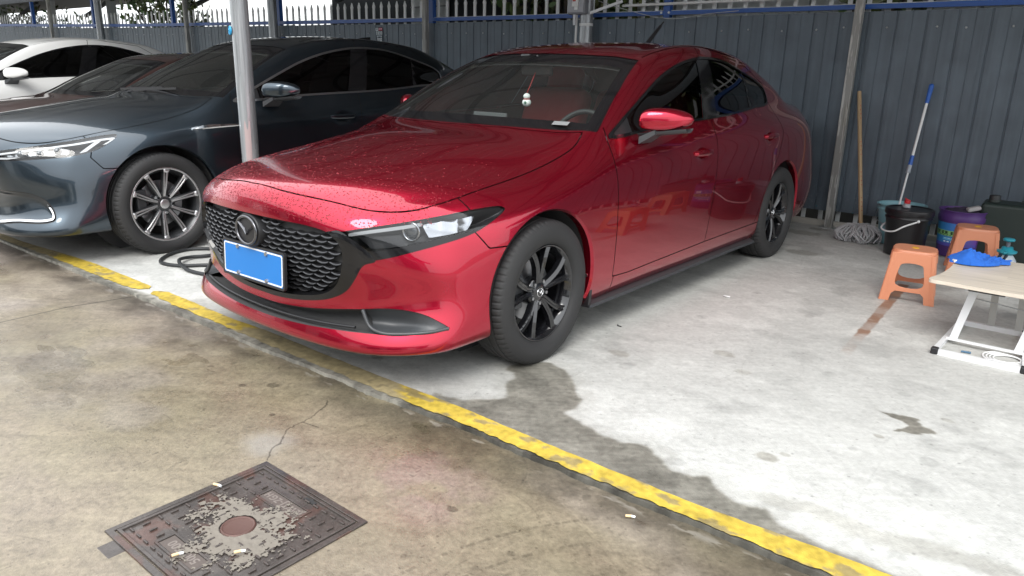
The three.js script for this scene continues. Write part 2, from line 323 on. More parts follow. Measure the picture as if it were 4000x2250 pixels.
const segD = (pts, x, z) => { let d = 1e9; for (let i = 1; i < pts.length; i++) { const a = pts[i - 1], b = pts[i], ex = b[0] - a[0], ey = b[1] - a[1], t = clamp(((x - a[0]) * ex + (z - a[1]) * ey) / (ex * ex + ey * ey)); d = Math.min(d, Math.hypot(x - a[0] - ex * t, z - a[1] - ey * t)); } return d; };
const jointLine = [[-1.44, 0.5], [-1.433, 0.775], [-1.49, 1.091], [-1.466, 1.41], [-1.45, 3.5]];
const driveField = (x, z) => {
  const a = fbm(x * 1.1 + 5, z * 1.4, 4), b = fbm(x * 6, z * 8 + 20, 4), c = fbm(x * 70, z * 70, 2), e = fbm(x * 150, z * 150, 1);
  const d = z - edgeZ(x), s = fbm(x * 3 - z * 5, z * 26 + x * 12, 3);
  const st = fbm((x * 0.78 - z * 0.63) * 4, (x * 0.63 + z * 0.78) * 30, 4), sp = fbm(x * 28, z * 34 + 3, 3);
  let v = 0.184 + (a - 0.5) * 0.05 + (b - 0.5) * 0.05 + (c - 0.5) * 0.07 + (e - 0.5) * 0.05 + (s - 0.5) * 0.03 + (st - 0.5) * 0.05 + (sp - 0.5) * 0.04, rough = 0.46 + (b - 0.5) * 0.3;
  let R = 1.12, G = 0.94 + (b - 0.5) * 0.06, B = 0.67 + (a - 0.5) * 0.20;
  v *= 1 - 0.42 * spots(x, z, 0.035, 0.30, 0.0015, 0.005, 3) - 0.30 * spots(x, z, 0.21, 0.28, 0.004, 0.018, 8) - 0.22 * scratches(x, z, 0.21, 0.4, 5) + 0.35 * spots(x, z, 0.045, 0.22, 0.0015, 0.004, 17) + 0.16 * scratches(x, z, 0.16, 0.35, 13);
  const arc = Math.abs(Math.hypot(x - 2.55, z - 1.55) - 0.98); v *= 1 - 0.30 * sstep(0.008, 0.003, Math.min(arc, Math.abs(arc - 0.11))) * sstep(0.4, 0.6, vnoise(Math.atan2(z - 1.55, x - 2.55) * 130, 1)) * sstep(1.3, 1.45, x) * sstep(1.85, 1.7, x);
  const grey = sstep(0.50, 0.68, fbm(x * 1.7 - 9, z * 2.1 + 3, 4)) * 0.7 + 0.35 * sstep(-0.2, -1.2, x) * sstep(0.35, 0.6, a); G = lerp(G, 0.975, grey * 0.6); B = lerp(B, 0.88, grey * 0.6); v *= 1 + 0.14 * grey;
  const grime = sstep(0.26, 0.0, d + (b - 0.5) * 0.22) * sstep(0.22, 0.55, fbm(x * 5 + 3, z * 7, 4) + 0.12 * sstep(-0.6, 1.6, x)); v *= 1 - 0.58 * grime; rough += 0.15 * grime;
  const film = sstep(0.40, 0.72, fbm(x * 1.9 + 31, z * 2.6 - 7, 4)); v *= 1 - 0.15 * film; rough -= 0.18 * film;
  const red = sstep(0.30, 0.04, Math.hypot((x - 1.2) * 0.85, (z - 1.04) * 1.25) + (b - 0.5) * 0.2) * sstep(0.32, 0.60, fbm(x * 9, z * 12 + 4, 4)); R = lerp(R, 1.17, red * 0.7); G = lerp(G, 0.88, red * 0.7); B = lerp(B, 0.76, red * 0.8);
  const lime = sstep(0.13, 0.05, Math.hypot(x - 0.60, (z - 1.24) * 1.2) + (b - 0.5) * 0.12) * 0.5 + sstep(0.03, 0.0, Math.abs(d - 0.03)) * sstep(0.60, 0.70, fbm(x * 14, z * 40, 3)) * 0.45; v = lerp(v, 0.29, lime); B = lerp(B, 0.98, lime); G = lerp(G, 1, lime); R = lerp(R, 1.01, lime);
  const pit = sstep(0.86, 0.93, vnoise(x * 70, z * 70)) * sstep(0.5, 0.7, vnoise(x * 5, z * 5 + 8)); v *= 1 - 0.4 * pit;
  for (const [sx, sz, r] of [[1.366, 1.092, 0.022], [0.10, 1.02, 0.02], [0.19, 0.94, 0.032], [0.42, 1.09, 0.016]]) { const k = sstep(r, r * 0.75, Math.hypot(x - sx, (z - sz) * 1.3) + (c - 0.5) * 0.012); v *= 1 - 0.45 * k; }
  const ck = sstep(0.0042, 0.001, Math.min(segD(crack, x + (c - 0.5) * 0.012, z + (b - 0.5) * 0.02), segD([[0.557, 1.052], [0.636, 1.039]], x, z))); v *= 1 - 0.6 * ck;
  const jt = sstep(0.0075, 0.004, segD(jointLine, x, z)); v *= 1 - 0.62 * jt;
  const pud = sstep(0.62, 0.72, fbm(x * 3.2 + 2, z * 6.5 + 1, 4) + 0.34 * sstep(0.42, 0.0, Math.hypot((x + 0.74) * 0.8, (z - 1.40) * 1.7)) - 0.08); rough = lerp(rough, 0.04, pud); v *= 1 - 0.16 * pud;
  return [v * R, v * G, v * B, rough];
};
const toS = (x) => Math.round(255 * ((x = clamp(x)), 1) * (x <= 0.0031308 ? 12.92 * x : 1.055 * Math.pow(clamp(x), 1 / 2.4) - 0.055));
function groundMaps(field, [x0, z0, w, d], W, H) {
  const rough = new Float32Array(W * H);
  const map = texture(W, H, (i, j) => { const c = field(x0 + (i + 0.5) / W * w, z0 + (j + 0.5) / H * d); rough[j * W + i] = c[3]; return [toS(c[0]), toS(c[1]), toS(c[2])]; }, { srgb: true });
  const rm = texture(W / 2, H / 2, (i, j) => { const r = clamp(rough[2 * j * W + 2 * i]) * 255; return [r, r, r]; });
  for (const t of [map, rm]) t.wrapS = t.wrapT = THREE.MirroredRepeatWrapping;
  return { map, rm };
}
const grain = (() => { const n = 512; return texture(n, n, (i, j) => { const p = (f, o) => { const x = i / n * f, y = j / n * f, xi = Math.floor(x), yi = Math.floor(y), u = x - xi, v = y - yi, h = (a, b) => hash2(((xi + a) % f) + o, ((yi + b) % f) + o * 3); return lerp(lerp(h(0, 0), h(1, 0), u), lerp(h(0, 1), h(1, 1), u), v); }; return [255 * clamp(0.5 * p(256, 5) + 0.25 * p(128, 9) + 0.15 * p(32, 2) + 0.10 * p(8, 1))]; }); })();
function groundMat(field, area, W, H, bump) {
  const { map, rm } = groundMaps(field, area, W, H), b = grain.clone(); b.repeat.set(area[2] / 0.6, area[3] / 0.6); b.wrapS = b.wrapT = THREE.RepeatWrapping; b.needsUpdate = true;
  const m = new THREE.MeshStandardMaterial({ map, roughnessMap: rm, roughness: 1, bumpMap: b, bumpScale: bump }); m.side = THREE.DoubleSide; return m;
}
const planUV = ([x0, z0, w, d]) => (p) => [(p[0] - x0) / w, (p[2] - z0) / d];
const driveMat = groundMat(driveField, DRV, 2048, 1024, 0.0010), bayMat = groundMat(bayField, BAY, 2048, 1024, 0.0016);
structure('ground', gridGeo(60, 60, (u, v) => [-60 + 100 * u, DY - 0.06, -60 + 100 * v]), mat([0.20, 0.18, 0.15], 0.8), 'bare grey-brown ground around the yard');
structure('driveway', gridGeo(160, 60, (u, v) => { const x = lerp(-30, 12, u), z = lerp(0.45, 16, v * v); return [x, DY, z]; }, planUV(DRV)), driveMat, 'brown stained old concrete driveway in front of the bays', 'driveway');
structure('parking_bay', (() => {
  const top = gridGeo(1600, 8, (u, v) => { const x = lerp(-30, 9, u), e = edgeZ(x) + ragged(x); return [x, 0, lerp(-4.36, e, v)]; }, planUV(BAY));
  const face = gridGeo(1600, 2, (u, v) => { const x = lerp(-30, 9, u), e = edgeZ(x) + ragged(x); return [x, -0.03 * v, e + 0.004 * v + (v === 0.5 ? (fbm(x * 70, 1, 2) - 0.4) * 0.006 : 0)]; }, planUV(BAY));
  return mergeGeometries([plain(top), plain(face)]);
})(), bayMat, 'pale concrete slab of the parking bays', 'parking bay');
// yellow line: two runs with a break, worn and dusty in places
const paintMat = mat([1, 1, 1], 0.55, 0, { vertexColors: true, bumpMap: (() => { const b = grain.clone(); b.repeat.set(3, 3); b.needsUpdate = true; return b; })(), bumpScale: 0.0012 });
function paintRun(label, x0, x1, far, near, dusty) {
  const nu = Math.round((x1 - x0) * 170), nv = 14, col = [];
  const g = gridGeo(nu, nv, (u, v) => {
    const x = lerp(x0, x1, u), rag = (q) => (fbm(x * 26, q, 3) - 0.5) * 0.014 * (q > 5 ? 1.6 : 0.5), end = Math.min(sstep(0, 0.02 + 0.03 * fbm(v * 4, 1, 2), (x - x0) ), 1) * Math.min(1, sstep(0, 0.04, x1 - x));
    const f = far(x) + rag(1), n = Math.min(near(x) + rag(9), edgeZ(x) + ragged(x) - 0.003), mid = (f + n) / 2; return [x, 0.0042, mid + (lerp(f, n, v) - mid) * Math.max(0.02, end)];
  }, (p) => [p[0], p[2]]);
  const P = g.attributes.position;
  for (let i = 0; i < P.count; i++) {
    const x = P.getX(i), z = P.getZ(i), n = fbm(x * 11, z * 30, 4), f = fbm(x * 60, z * 60, 2), w = sstep(0.60, 0.70, fbm(x * 14 + 5, z * 22, 4)), d = dusty(x, z, n);
    const k = 0.84 + 0.5 * (f - 0.5) + 0.4 * (n - 0.5), Y = [0.57, 0.415, 0.06], D = [0.36, 0.305, 0.19], S = [0.24, 0.20, 0.12];
    const c = [0, 1, 2].map((q) => k * lerp(lerp(Y[q], D[q], d), S[q], w * 0.75)); col.push(...c);
  }
  g.setAttribute('color', new THREE.Float32BufferAttribute(col, 3));
  const m = part('yellow_line', g, paintMat); m.userData = { kind: 'structure', label, category: 'road marking' };
}
const farR = track([[-1.42, 0.665], [-1.31, 0.628], [-1.01, 0.628], [-0.63, 0.632], [-0.36, 0.612], [0.08, 0.613], [0.45, 0.609], [0.93, 0.598], [1.41, 0.606], [1.92, 0.606], [2.31, 0.575], [3.4, 0.54]]);
const nearR = track([[-1.42, 0.705], [-1.09, 0.722], [-0.63, 0.712], [-0.19, 0.718], [0.09, 0.714], [0.59, 0.706], [1.01, 0.690], [1.38, 0.692], [1.85, 0.684], [2.25, 0.676], [3.4, 0.64]]);
const farL = track([[-6, 0.84], [-3.2, 0.735], [-2.67, 0.678], [-2.25, 0.645], [-1.69, 0.640], [-1.47, 0.641]]), nearL = track([[-6, 0.95], [-3.34, 0.809], [-2.69, 0.766], [-1.92, 0.752], [-1.55, 0.735], [-1.46, 0.70]]);
paintRun('worn yellow line along the slab edge past the red sedan', -1.40, 3.3, farR, nearR, (x, z, n) => sstep(-0.50, -0.44, x + (n - 0.5) * 0.25 + (z - 0.66) * 0.9) * sstep(0.70, 0.64, x + (n - 0.5) * 0.12 - (z - 0.66) * 1.0) * 0.9);
paintRun('worn yellow line along the slab edge before the blue sedan', -6.0, -1.455, farL, nearL, (x, z, n) => sstep(-2.60, -2.70, x + (n - 0.5) * 0.3 + (z - 0.7)) * 0.85);

// ---------------------------------------------------------------- corrugated sheet fence, picket fence behind it, posts
const topY = track([[-32, 2.05], [-18.5, 1.97], [-13.3, 1.862], [-7.2, 1.798], [-4, 1.770], [-1.8, 1.763], [9, 1.758]]);
const sheetMat = mat([0.130, 0.168, 0.205], 0.50, 0.05, { map: texture(256, 512, (i, j) => { const st = fbm(i / 7, j / 150, 3), n = fbm(i / 40, j / 50, 4), sp = sstep(0.66, 0.8, fbm(i / 5 + 3, j / 5, 3)) * sstep(120, 0, j), b = 218 + 26 * (st - 0.5) + 40 * (n - 0.5) + 26 * sp; return [b + 10 * sp, b + 4 * sp, b]; }, { srgb: true }), bumpMap: (() => { const t = grain.clone(); t.repeat.set(2, 2); t.needsUpdate = true; return t; })(), bumpScale: 0.0005 });
const sheetGeo = (() => {                                                  // 0.86 m wide, deep narrow grooves with a shallow one between
  const prof = [[0, 0]]; for (let k = 0; k < 8; k++) { const x = 0.05 + k * 0.1075; for (const [dx, d] of k % 2 ? [[-0.006, 0], [-0.002, -0.004], [0.002, -0.004], [0.006, 0]] : [[-0.009, 0], [-0.005, -0.009], [0.003, -0.009], [0.008, 0]]) prof.push([x + dx, d]); if (k % 2 === 0) prof.push([x + 0.035, 0.0015], [x + 0.055, 0]); } prof.push([0.872, 0.001]);
  const r = [0, 1].map((y) => prof.map(([x, d]) => [x, y, d])), g = loft(r, false, false), P = g.attributes.position, u = []; for (let i = 0; i < P.count; i++) u.push(P.getX(i) / 0.86, P.getY(i)); g.setAttribute('uv', new THREE.Float32BufferAttribute(u, 2)); return g;
})();
{
  const f = thing('corrugated_fence', 'dark blue-grey corrugated sheet fence behind the parked cars', 'fence', [0, 0, -4.20]);
  const screws = [];
  for (let i = -37; i < 11; i++) {
    const x = i * 0.86 - 0.02, low = 0.115 + 0.03 * hash2(i, 3) + (x > 0.8 ? 0.012 : 0), m = new THREE.Mesh(sheetGeo, sheetMat);
    m.name = 'sheet_panel'; m.castShadow = m.receiveShadow = true; m.position.set(x, low, (hash2(i, 9) - 0.5) * 0.006); m.scale.y = topY(x + 0.4) + (hash2(i, 1) - 0.5) * 0.012 - low; m.rotation.y = (hash2(i, 5) - 0.5) * 0.006; f.add(m);
    for (const q of [0.2, 0.52, 0.75]) screws.push(new THREE.SphereGeometry(0.009, 6, 4).translate(x + q + (hash2(i, q * 50) - 0.5) * 0.1, topY(x) - 0.125 + (hash2(i, q * 90) - 0.5) * 0.025, 0.004));
  }
  const s = part('screw_heads', screws, M0.galv, f); s.userData.kind = 'stuff';
}
{
  const f = thing('picket_fence', 'blue rails with white pointed pickets standing behind the corrugated sheets', 'fence', [0, 0, -4.29]);
  const pick = extrude(shape([[-0.016, 0], [0.016, 0], [0.016, 1.96], [0.022, 1.985], [0, 2.04], [-0.022, 1.985], [-0.016, 1.96]]), 0.012, 0.002), shortPick = box(0.034, 0.26, 0.016, 0, 0.15, 0);
  const rail = [[-32, 8]];
  for (const [a, b] of rail) { const seg = 12; for (let k = 0; k < seg; k++) { const xa = lerp(a, b, k / seg), xb = lerp(a, b, (k + 1) / seg); part('rail', bar([xa, topY(xa) + 0.042, 0.045], [xb, topY(xb) + 0.042, 0.045], 0.05, 0.036 + Math.abs(xa + xb) * 0.0006), M0.blue, f); part('lower_strip', bar([xa, topY(xa) + 0.064, 0.02], [xb, topY(xb) + 0.064, 0.02], 0.02, 0.010), M0.fenceWhite, f); } }
  for (let i = 0; i < 240; i++) { const x = -28.0 + i * 0.1495; if (x > 7.9) break; const m = new THREE.Mesh(pick, M0.fenceWhite); m.name = 'picket'; m.position.set(x, topY(x) - 1.763, -0.01); m.castShadow = m.receiveShadow = true; f.add(m); }
  for (const x of [-0.95, -4.15, -7.35, -10.55, -13.75, -16.95, 2.25, 5.4]) part('post', box(0.068, 2.30, 0.06, x, 1.15 + topY(x) - 1.763, 0.03), M0.blue, f);
  for (const x of [-0.95]) for (const dx of [-0.045, 0.035]) part('bolt', at(new THREE.CylinderGeometry(0.011, 0.011, 0.01, 12), x + dx, topY(x) + 0.045, 0.075, Math.PI / 2), M0.galv, f);
}
structure('fence_kerb', mergeGeometries([plain(rbox(40, 0.075, 0.05, 0.01, -11, 0.010, -4.20)), plain(box(40, 0.03, 0.4, -11, -0.02, -4.48))]), mat([0.42, 0.40, 0.36], 0.8), 'low concrete strip under the fence', 'kerb');
structure('soil_bank', gridGeo(120, 6, (u, v) => [lerp(-31, 9, u), -0.01 + 0.09 * v + 0.10 * (fbm(u * 260, v * 6, 3) - 0.4), -4.40 - 1.4 * v]), mat([0.028, 0.026, 0.022], 0.95), 'dark soil behind the fence', 'soil');
const postMat = mat([0.46, 0.46, 0.44], 0.6, 0.1, { map: texture(128, 512, (i, j) => { const n = fbm(i / 20, j / 26, 4), f = sstep(0.55, 0.62, n + (fbm(i / 5, j / 7, 2) - 0.5) * 0.25 + (i < 40 ? 0.06 : -0.06)), r = sstep(0.55, 0.75, fbm(i / 40 + 9, j / 60, 3)); const b = lerp(195, 250, f) - r * 24; return [b, b - r * 3, b - r * 10]; }, { srgb: true }) });
for (const [x, y1, label] of [[0.835, 2.68, 'flaking galvanised square post by the leaning mop'], [-4.13, 2.68, 'grey square post next to the torn bill, behind the red sedan'], [-9.85, 2.68, 'thin grey square post behind the blue sedan roof'], [-15.6, 2.68, 'thin grey square post rising behind the white car roof']]) {
  const p = thing('square_post', label, 'post', [x, 0, -4.12], 0, 'square roof posts along the fence'); part('post_tube', rbox(0.062, y1, 0.062, 0.006, 0, y1 / 2, 0), postMat, p); part('base_plate', box(0.13, 0.008, 0.12, 0, 0.004, 0), M0.galv, p);
}
const poleMat = mat([0.66, 0.68, 0.69], 0.42, 0.35, { map: texture(256, 512, (i, j) => { const n = fbm(i / 16, j / 90, 4), s = fbm(i / 4, j / 40, 2), b = 165 + 70 * (n - 0.3) + 30 * (s - 0.5); return [b, b + 2, b + 4]; }, { srgb: true }), roughnessMap: texture(128, 128, (i, j) => { const b = 110 + 120 * fbm(i / 10, j / 22, 3); return [b, b, b]; }) });
for (const [x, label, hi] of [[-1.765, 'shiny round steel pole with a breaker box behind the red sedan roof'], [-7.27, 'round steel pole at the fence above the blue sedan roof'], [-13.1, 'round steel pole rising behind the white car roof']]) {
  const p = thing('steel_pole', label, 'pole', [x, 0, -4.08], 0, 'round poles along the fence'); part('pole_tube', new THREE.CylinderGeometry(0.066, 0.066, 2.68, 36).translate(0, 1.34, 0), poleMat, p); part('base_plate', box(0.2, 0.01, 0.2, 0, 0.005, 0), M0.galv, p);
}
{
  const p = thing('steel_pole', 'thick galvanised round pole with a blue disc standing beside the red sedan bonnet', 'pole', [-1.90, 0, -0.305]);
  part('pole_tube', new THREE.CylinderGeometry(0.0568, 0.0568, 2.70, 48).translate(0, 1.35, 0), poleMat, p); part('base_plate', box(0.2, 0.012, 0.2, 0, 0.006, 0), M0.galv, p);
  part('paint_smear', gridGeo(14, 10, (u, v) => { const a = lerp(0.55, 1.25, u) , r = 0.0575; return [Math.sin(a) * r, lerp(0.60, 0.86, v) + 0.03 * Math.sin(u * 9), Math.cos(a) * r]; }), mat([0.45, 0.36, 0.36], 0.5, 0.4), p);
  const d = thing('blue_disc', 'round sky-blue plastic disc stuck on the thick pole', 'disc', [-1.930, 1.458, -0.250], -0.3);
  part('disc_plate', lathe([[0, 0.012], [0.012, 0.012], [0.014, 0.007], [0.022, 0.007], [0.024, 0.010], [0.028, 0.008], [0.028, 0]], 32).rotateX(Math.PI / 2), mat([0.02, 0.32, 0.62], 0.4), d); part('disc_hole', new THREE.CylinderGeometry(0.004, 0.004, 0.002, 12).rotateX(Math.PI / 2).translate(0, 0, 0.0125), M0.black, d);
}
{ // breaker box with its conduit
  const b = thing('breaker_box', 'grey breaker box with red switch hung on the steel pole above the red sedan', 'breaker box', [-1.80, 1.90, -4.0]);
  part('box_body', rbox(0.21, 0.26, 0.10, 0.012, -0.02, 0.03, -0.02), mat([0.20, 0.21, 0.23], 0.4), b); part('box_cover', rbox(0.19, 0.23, 0.01, 0.004, -0.02, 0.03, 0.036), mat([0.30, 0.31, 0.34], 0.25), b);
  part('breaker', rbox(0.075, 0.12, 0.02, 0.004, -0.02, 0.03, 0.045), M0.fenceWhite, b); part('switch', box(0.03, 0.022, 0.012, -0.025, 0.03, 0.06), mat([0.45, 0.02, 0.03], 0.4), b); part('rating_tag', box(0.04, 0.03, 0.006, -0.01, -0.045, 0.045), M0.fenceWhite, b);
  part('conduit_elbow', tube([[-0.055, -0.09, 0.0], [-0.055, -0.16, 0.0], [-0.05, -0.20, 0.0]], 0.017, 20, 12), M0.pvc, b);
  const c = thing('conduit', 'white conduit strapped along the steel pole below the breaker box', 'conduit', [-1.85, 0, -4.03]); part('conduit_pipe', rod([0, 0.3, 0], [0, 1.84, 0], 0.012), M0.fenceWhite, c); part('strap', new THREE.CylinderGeometry(0.069, 0.069, 0.026, 32, 1, true).translate(0.085, 1.705, -0.05), M0.fenceWhite, c);
  const w = thing('angle_bracket', 'white slotted angle bar slanting from the pole to the blue rail', 'bracket', [-1.70, 1.80, -4.08]); part('angle_bar', [bar([0, 0, 0.04], [0.30, 0.11, -0.08], 0.03, 0.006), bar([0, 0.012, 0.04], [0.30, 0.122, -0.08], 0.004, 0.026)], M0.galv, w);
  const pp = thing('white_pipe', 'thin white pipe tied along the top of the blue rail', 'pipe', [0, 0, -4.2]); part('pipe_run', tube([[-1.42, 1.882, 0], [-0.9, 1.884, 0], [0.2, 1.886, 0], [2.2, 1.87, 0], [4.5, 1.88, 0]], 0.013, 60, 10), M0.fenceWhite, pp);
  const cb = thing('slack_wire', 'thin slack wire drooping in front of the fence top', 'wire', [0, 0, -4.12]); part('wire_run', tube([[-1.66, 1.93, 0], [-1.3, 1.83, 0], [-0.95, 1.755, 0], [-0.75, 1.745, 0], [-0.5, 1.775, 0], [-0.2, 1.80, -0.05]], 0.0035, 60, 6), M0.galv, cb);
}
{ // torn bill stuck on the sheets
  const c = canvasTexture(128, 256, (g) => {
    g.fillStyle = '#3a444c'; g.fillRect(0, 0, 128, 256); g.fillStyle = '#c9d0d4'; g.fillRect(2, 6, 46, 34); g.fillStyle = '#5a6a6e'; g.fillRect(12, 12, 26, 16);
    g.fillStyle = '#8c2234'; g.fillRect(54, 4, 72, 36); g.fillStyle = '#e7b7c0'; g.fillRect(60, 10, 14, 16); g.fillRect(80, 10, 12, 16); g.fillRect(98, 10, 18, 16);
    g.strokeStyle = '#c3cdd2'; g.lineWidth = 7; for (let i = 0; i < 4; i++) { const x = 6 + i * 30; g.beginPath(); g.moveTo(x + 4, 48); g.lineTo(x + 22, 48); g.moveTo(x + 12, 46); g.lineTo(x + 12, 86); g.moveTo(x + 2, 62); g.lineTo(x + 24, 62); g.moveTo(x + 4, 88); g.lineTo(x + 20, 72); g.moveTo(x + 22, 50); g.lineTo(x + 22, 86); g.stroke(); }
    g.fillStyle = '#aeb9be'; g.fillRect(18, 96, 96, 10); g.fillRect(26, 108, 18, 10); g.fillRect(92, 106, 18, 12); g.fillStyle = '#d0d6da'; g.fillRect(28, 126, 84, 16); g.fillStyle = '#434d55'; g.fillRect(40, 131, 60, 5);
    g.fillStyle = '#c9d0d4'; g.fillRect(30, 150, 10, 40); g.fillRect(44, 150, 12, 26); g.fillRect(64, 150, 10, 20); g.fillRect(80, 148, 30, 22);
    g.beginPath(); g.moveTo(44, 190); g.lineTo(80, 172); g.lineTo(110, 180); g.lineTo(96, 206); g.lineTo(84, 200); g.lineTo(92, 246); g.lineTo(40, 250); g.lineTo(30, 214); g.lineTo(52, 240); g.lineTo(64, 214); g.fill(); g.fillStyle = '#15181a'; g.fillRect(60, 226, 8, 18);
  });
  const s = part('torn_bill', new THREE.PlaneGeometry(0.135, 0.27), new THREE.MeshStandardMaterial({ map: c, roughness: 0.7 })); s.position.set(-5.06, 1.605, -4.188); tag(s, 'torn black and white bill with a red corner stuck on the fence', 'poster');
}
// ---------------------------------------------------------------- roof over the bays
{
  const r = thing('bay_canopy', 'grey sheet roof on steel beams over the parking bays', 'canopy');
  const x0 = -30, x1 = 6.0, zb = -4.72, zf = ROOF_FRONT;
  const prof = []; for (let x = x0; x < x1; x += 0.25) prof.push([x, 0], [x + 0.10, 0], [x + 0.13, 0.03], [x + 0.22, 0.03]);
  part('roof_sheet', loft([[zb, 2.78], [zf, 3.02]].map(([z, y]) => prof.map(([x, h]) => [x, y + h, z])), false, false), mat([0.34, 0.35, 0.36], 0.6), r);
  for (const x of [0.835, -1.765, -4.13, -7.27, -9.85, -13.1, -15.6, -19, -23, -27, 4.2]) part('rafter', bar([x, 2.70, zb + 0.05], [x, 2.94, zf - 0.02], 0.06, 0.12), M0.darkSteel, r);
  for (let k = 0; k < 7; k++) { const t = k / 6; part('purlin', box(x1 - x0, 0.05, 0.05, (x0 + x1) / 2, lerp(2.765, 2.995, t) - 0.01, lerp(zb + 0.06, zf - 0.06, t)), M0.darkSteel, r); }
}
// ---------------------------------------------------------------- what shows above the fence
{
  const wall = M0.farWhite;
  const b = thing('long_white_building', 'long white building with rows of small windows far behind the fence', 'building', [-24, 0, -17]);
  part('wall', box(26, 5.2, 0.4, 0, 2.6, 0), wall, b); for (let i = 0; i < 24; i++) { const w = part('window', box(0.55, 0.5, 0.06, -11.5 + i * 1.0, 2.5, 0.22), M0.farDark, b); part('window_sill', box(0.62, 0.05, 0.1, -11.5 + i * 1.0, 2.2, 0.24), wall, b); void w; }
  const c = thing('far_carport', 'dark roofed carport running behind the whole picket fence', 'carport', [-13, 0, -8.5]);
  part('carport_roof', box(30, 0.18, 2.6, -10, 2.86, 2.2), M0.farDark, c); part('carport_roof', box(20, 0.18, 7.0, 15, 2.86, 0), M0.farDark, c); part('carport_fascia', box(50, 0.26, 0.08, 0, 2.74, 3.5), M0.farDark, c);
  for (let i = 0; i < 7; i++) part('carport_post', box(0.16, 2.8, 0.16, -21.5 + i * 3.6, 1.4, 2.7), M0.farGrey, c);
  for (let i = 0; i < 6; i++) part('brace', bar([-20 + i * 5, 2.3, 2.7], [-18 + i * 5, 2.72, 2.7], 0.07, 0.07), M0.farDark, c);
  const d = thing('dark_shed', 'dark shed with a pale roller door behind the picket fence', 'shed', [-7.2, 0, -8.0]);
  part('shed_wall', box(7.2, 2.7, 0.3, 0, 1.35, 0), M0.farDark, d); part('roller_door', box(0.95, 2.6, 0.06, -0.62, 1.3, 0.2), wall, d); for (let i = 0; i < 5; i++) part('door_slat', box(0.95, 0.02, 0.02, -0.62, 1.9 + i * 0.22, 0.24), M0.farGrey, d);
  const e = thing('white_cabin', 'white panelled cabin behind the picket fence beside the blue post', 'cabin', [-0.3, 0, -6.6]);
  part('cabin_wall', box(5.2, 2.5, 0.3, 0, 1.25, 0), wall, e); for (let i = 0; i < 9; i++) part('panel_joint', box(0.025, 2.5, 0.02, -2.3 + i * 0.56, 1.25, 0.16), M0.farGrey, e); part('cabin_shelf', box(0.5, 0.05, 0.1, -1.15, 2.26, 0.2), M0.farGrey, e); part('cabin_shelf', box(0.36, 0.06, 0.1, -0.55, 2.30, 0.2), M0.farBrown, e);
  const t = thing('teal_screen', 'teal and grey screens behind the picket fence past the white cabin', 'screen', [4.4, 0, -6.8]); part('screen_sheet', box(1.4, 2.4, 0.1, 0.5, 1.2, 0), mat([0.10, 0.25, 0.27], 0.7), t); part('screen_sheet', box(1.6, 2.3, 0.1, -1.2, 1.15, -0.1), M0.farGrey, t); part('screen_board', box(0.5, 2.2, 0.05, 1.5, 1.1, 0.1), M0.farBrown, t);
}
{ // the other side of the yard, mirrored in the paint
  const h = thing('workshop_row', 'long low workshop row across the driveway', 'building', [-2, 0, 13.5]); part('workshop_wall', box(44, 3.6, 0.3, 0, 1.8, 0), M0.farGrey, h); part('workshop_roof', box(45, 0.2, 4.5, 0, 3.7, 1.0), M0.farDark, h); for (let i = 0; i < 9; i++) { part('shutter', box(3.0, 2.7, 0.1, -19 + i * 4.7, 1.35, -0.2), i % 3 === 1 ? M0.farWhite : M0.farDark, h); part('shutter_frame', box(3.3, 0.2, 0.14, -19 + i * 4.7, 2.8, -0.2), M0.fenceWhite, h); }
}
{ const h = thing('dark_hall', 'dark wall of a long hall deep behind the white cabin', 'building', [3, 0, -12.6]); part('hall_wall', box(22, 5.0, 0.4, 0, 2.5, 0), M0.farDark, h); }
const leafGeo = (() => { const s = shape([[0, 0], [0.035, 0.03], [0.045, 0.07], [0, 0.16], [-0.045, 0.07], [-0.035, 0.03]]), g = new THREE.ShapeGeometry(s); return g; })();
function yardTree(label, x, z, h, r, low, leaves, tone) {
  const t = thing('yard_tree', label, 'tree', [x, 0, z], rr(0, 6), 'trees behind the fence');
  const limbs = [rod([0, 0, 0], [0.05, h * 0.5, 0.03], 0.11, 0.08)], tips = [];
  for (let k = 0; k < 9; k++) { const a = k * 2.4, e = [Math.cos(a) * r * rr(0.4, 0.8), rr(low + 0.3, h * 0.95), Math.sin(a) * r * rr(0.4, 0.8)]; limbs.push(rod([0.04, h * rr(0.25, 0.5), 0.02], e, 0.04, 0.012, 7)); tips.push(e); }
  part('trunk', limbs, M0.bark, t);
  const im = new THREE.InstancedMesh(leafGeo, mat(tone, 0.6, 0, { physical: true, transmission: 0.25, thickness: 0 }), leaves), m4 = new THREE.Matrix4(), q = new THREE.Quaternion(), e3 = new THREE.Euler(), c3 = new THREE.Color();
  for (let i = 0; i < leaves; i++) { const tp = tips[i % tips.length], d = Math.cbrt(rnd()) * r * 0.55, a = rr(0, 6.283), b = Math.acos(rr(-1, 1)); e3.set(rr(-1.6, 1.6), rr(0, 6), rr(-1.2, 1.2)); q.setFromEuler(e3); const s = rr(0.6, 1.15); m4.compose(new THREE.Vector3(tp[0] + d * Math.sin(b) * Math.cos(a), tp[1] + d * Math.cos(b) * 0.8, tp[2] + d * Math.sin(b) * Math.sin(a)), q, new THREE.Vector3(s, s, s)); im.setMatrixAt(i, m4); im.setColorAt(i, c3.setRGB(rr(0.7, 1.3), rr(0.75, 1.25), rr(0.6, 1.1))); }
  im.name = 'crown'; im.userData.kind = 'stuff'; t.add(im);
}
yardTree('leafy green tree in front of the dark shed near the breaker box', -3.35, -5.9, 3.6, 1.1, 1.5, 900, [0.07, 0.11, 0.035]);
yardTree('small green tree between the dark shed and the white cabin', -2.7, -5.4, 3.2, 0.8, 1.5, 700, [0.09, 0.13, 0.04]);
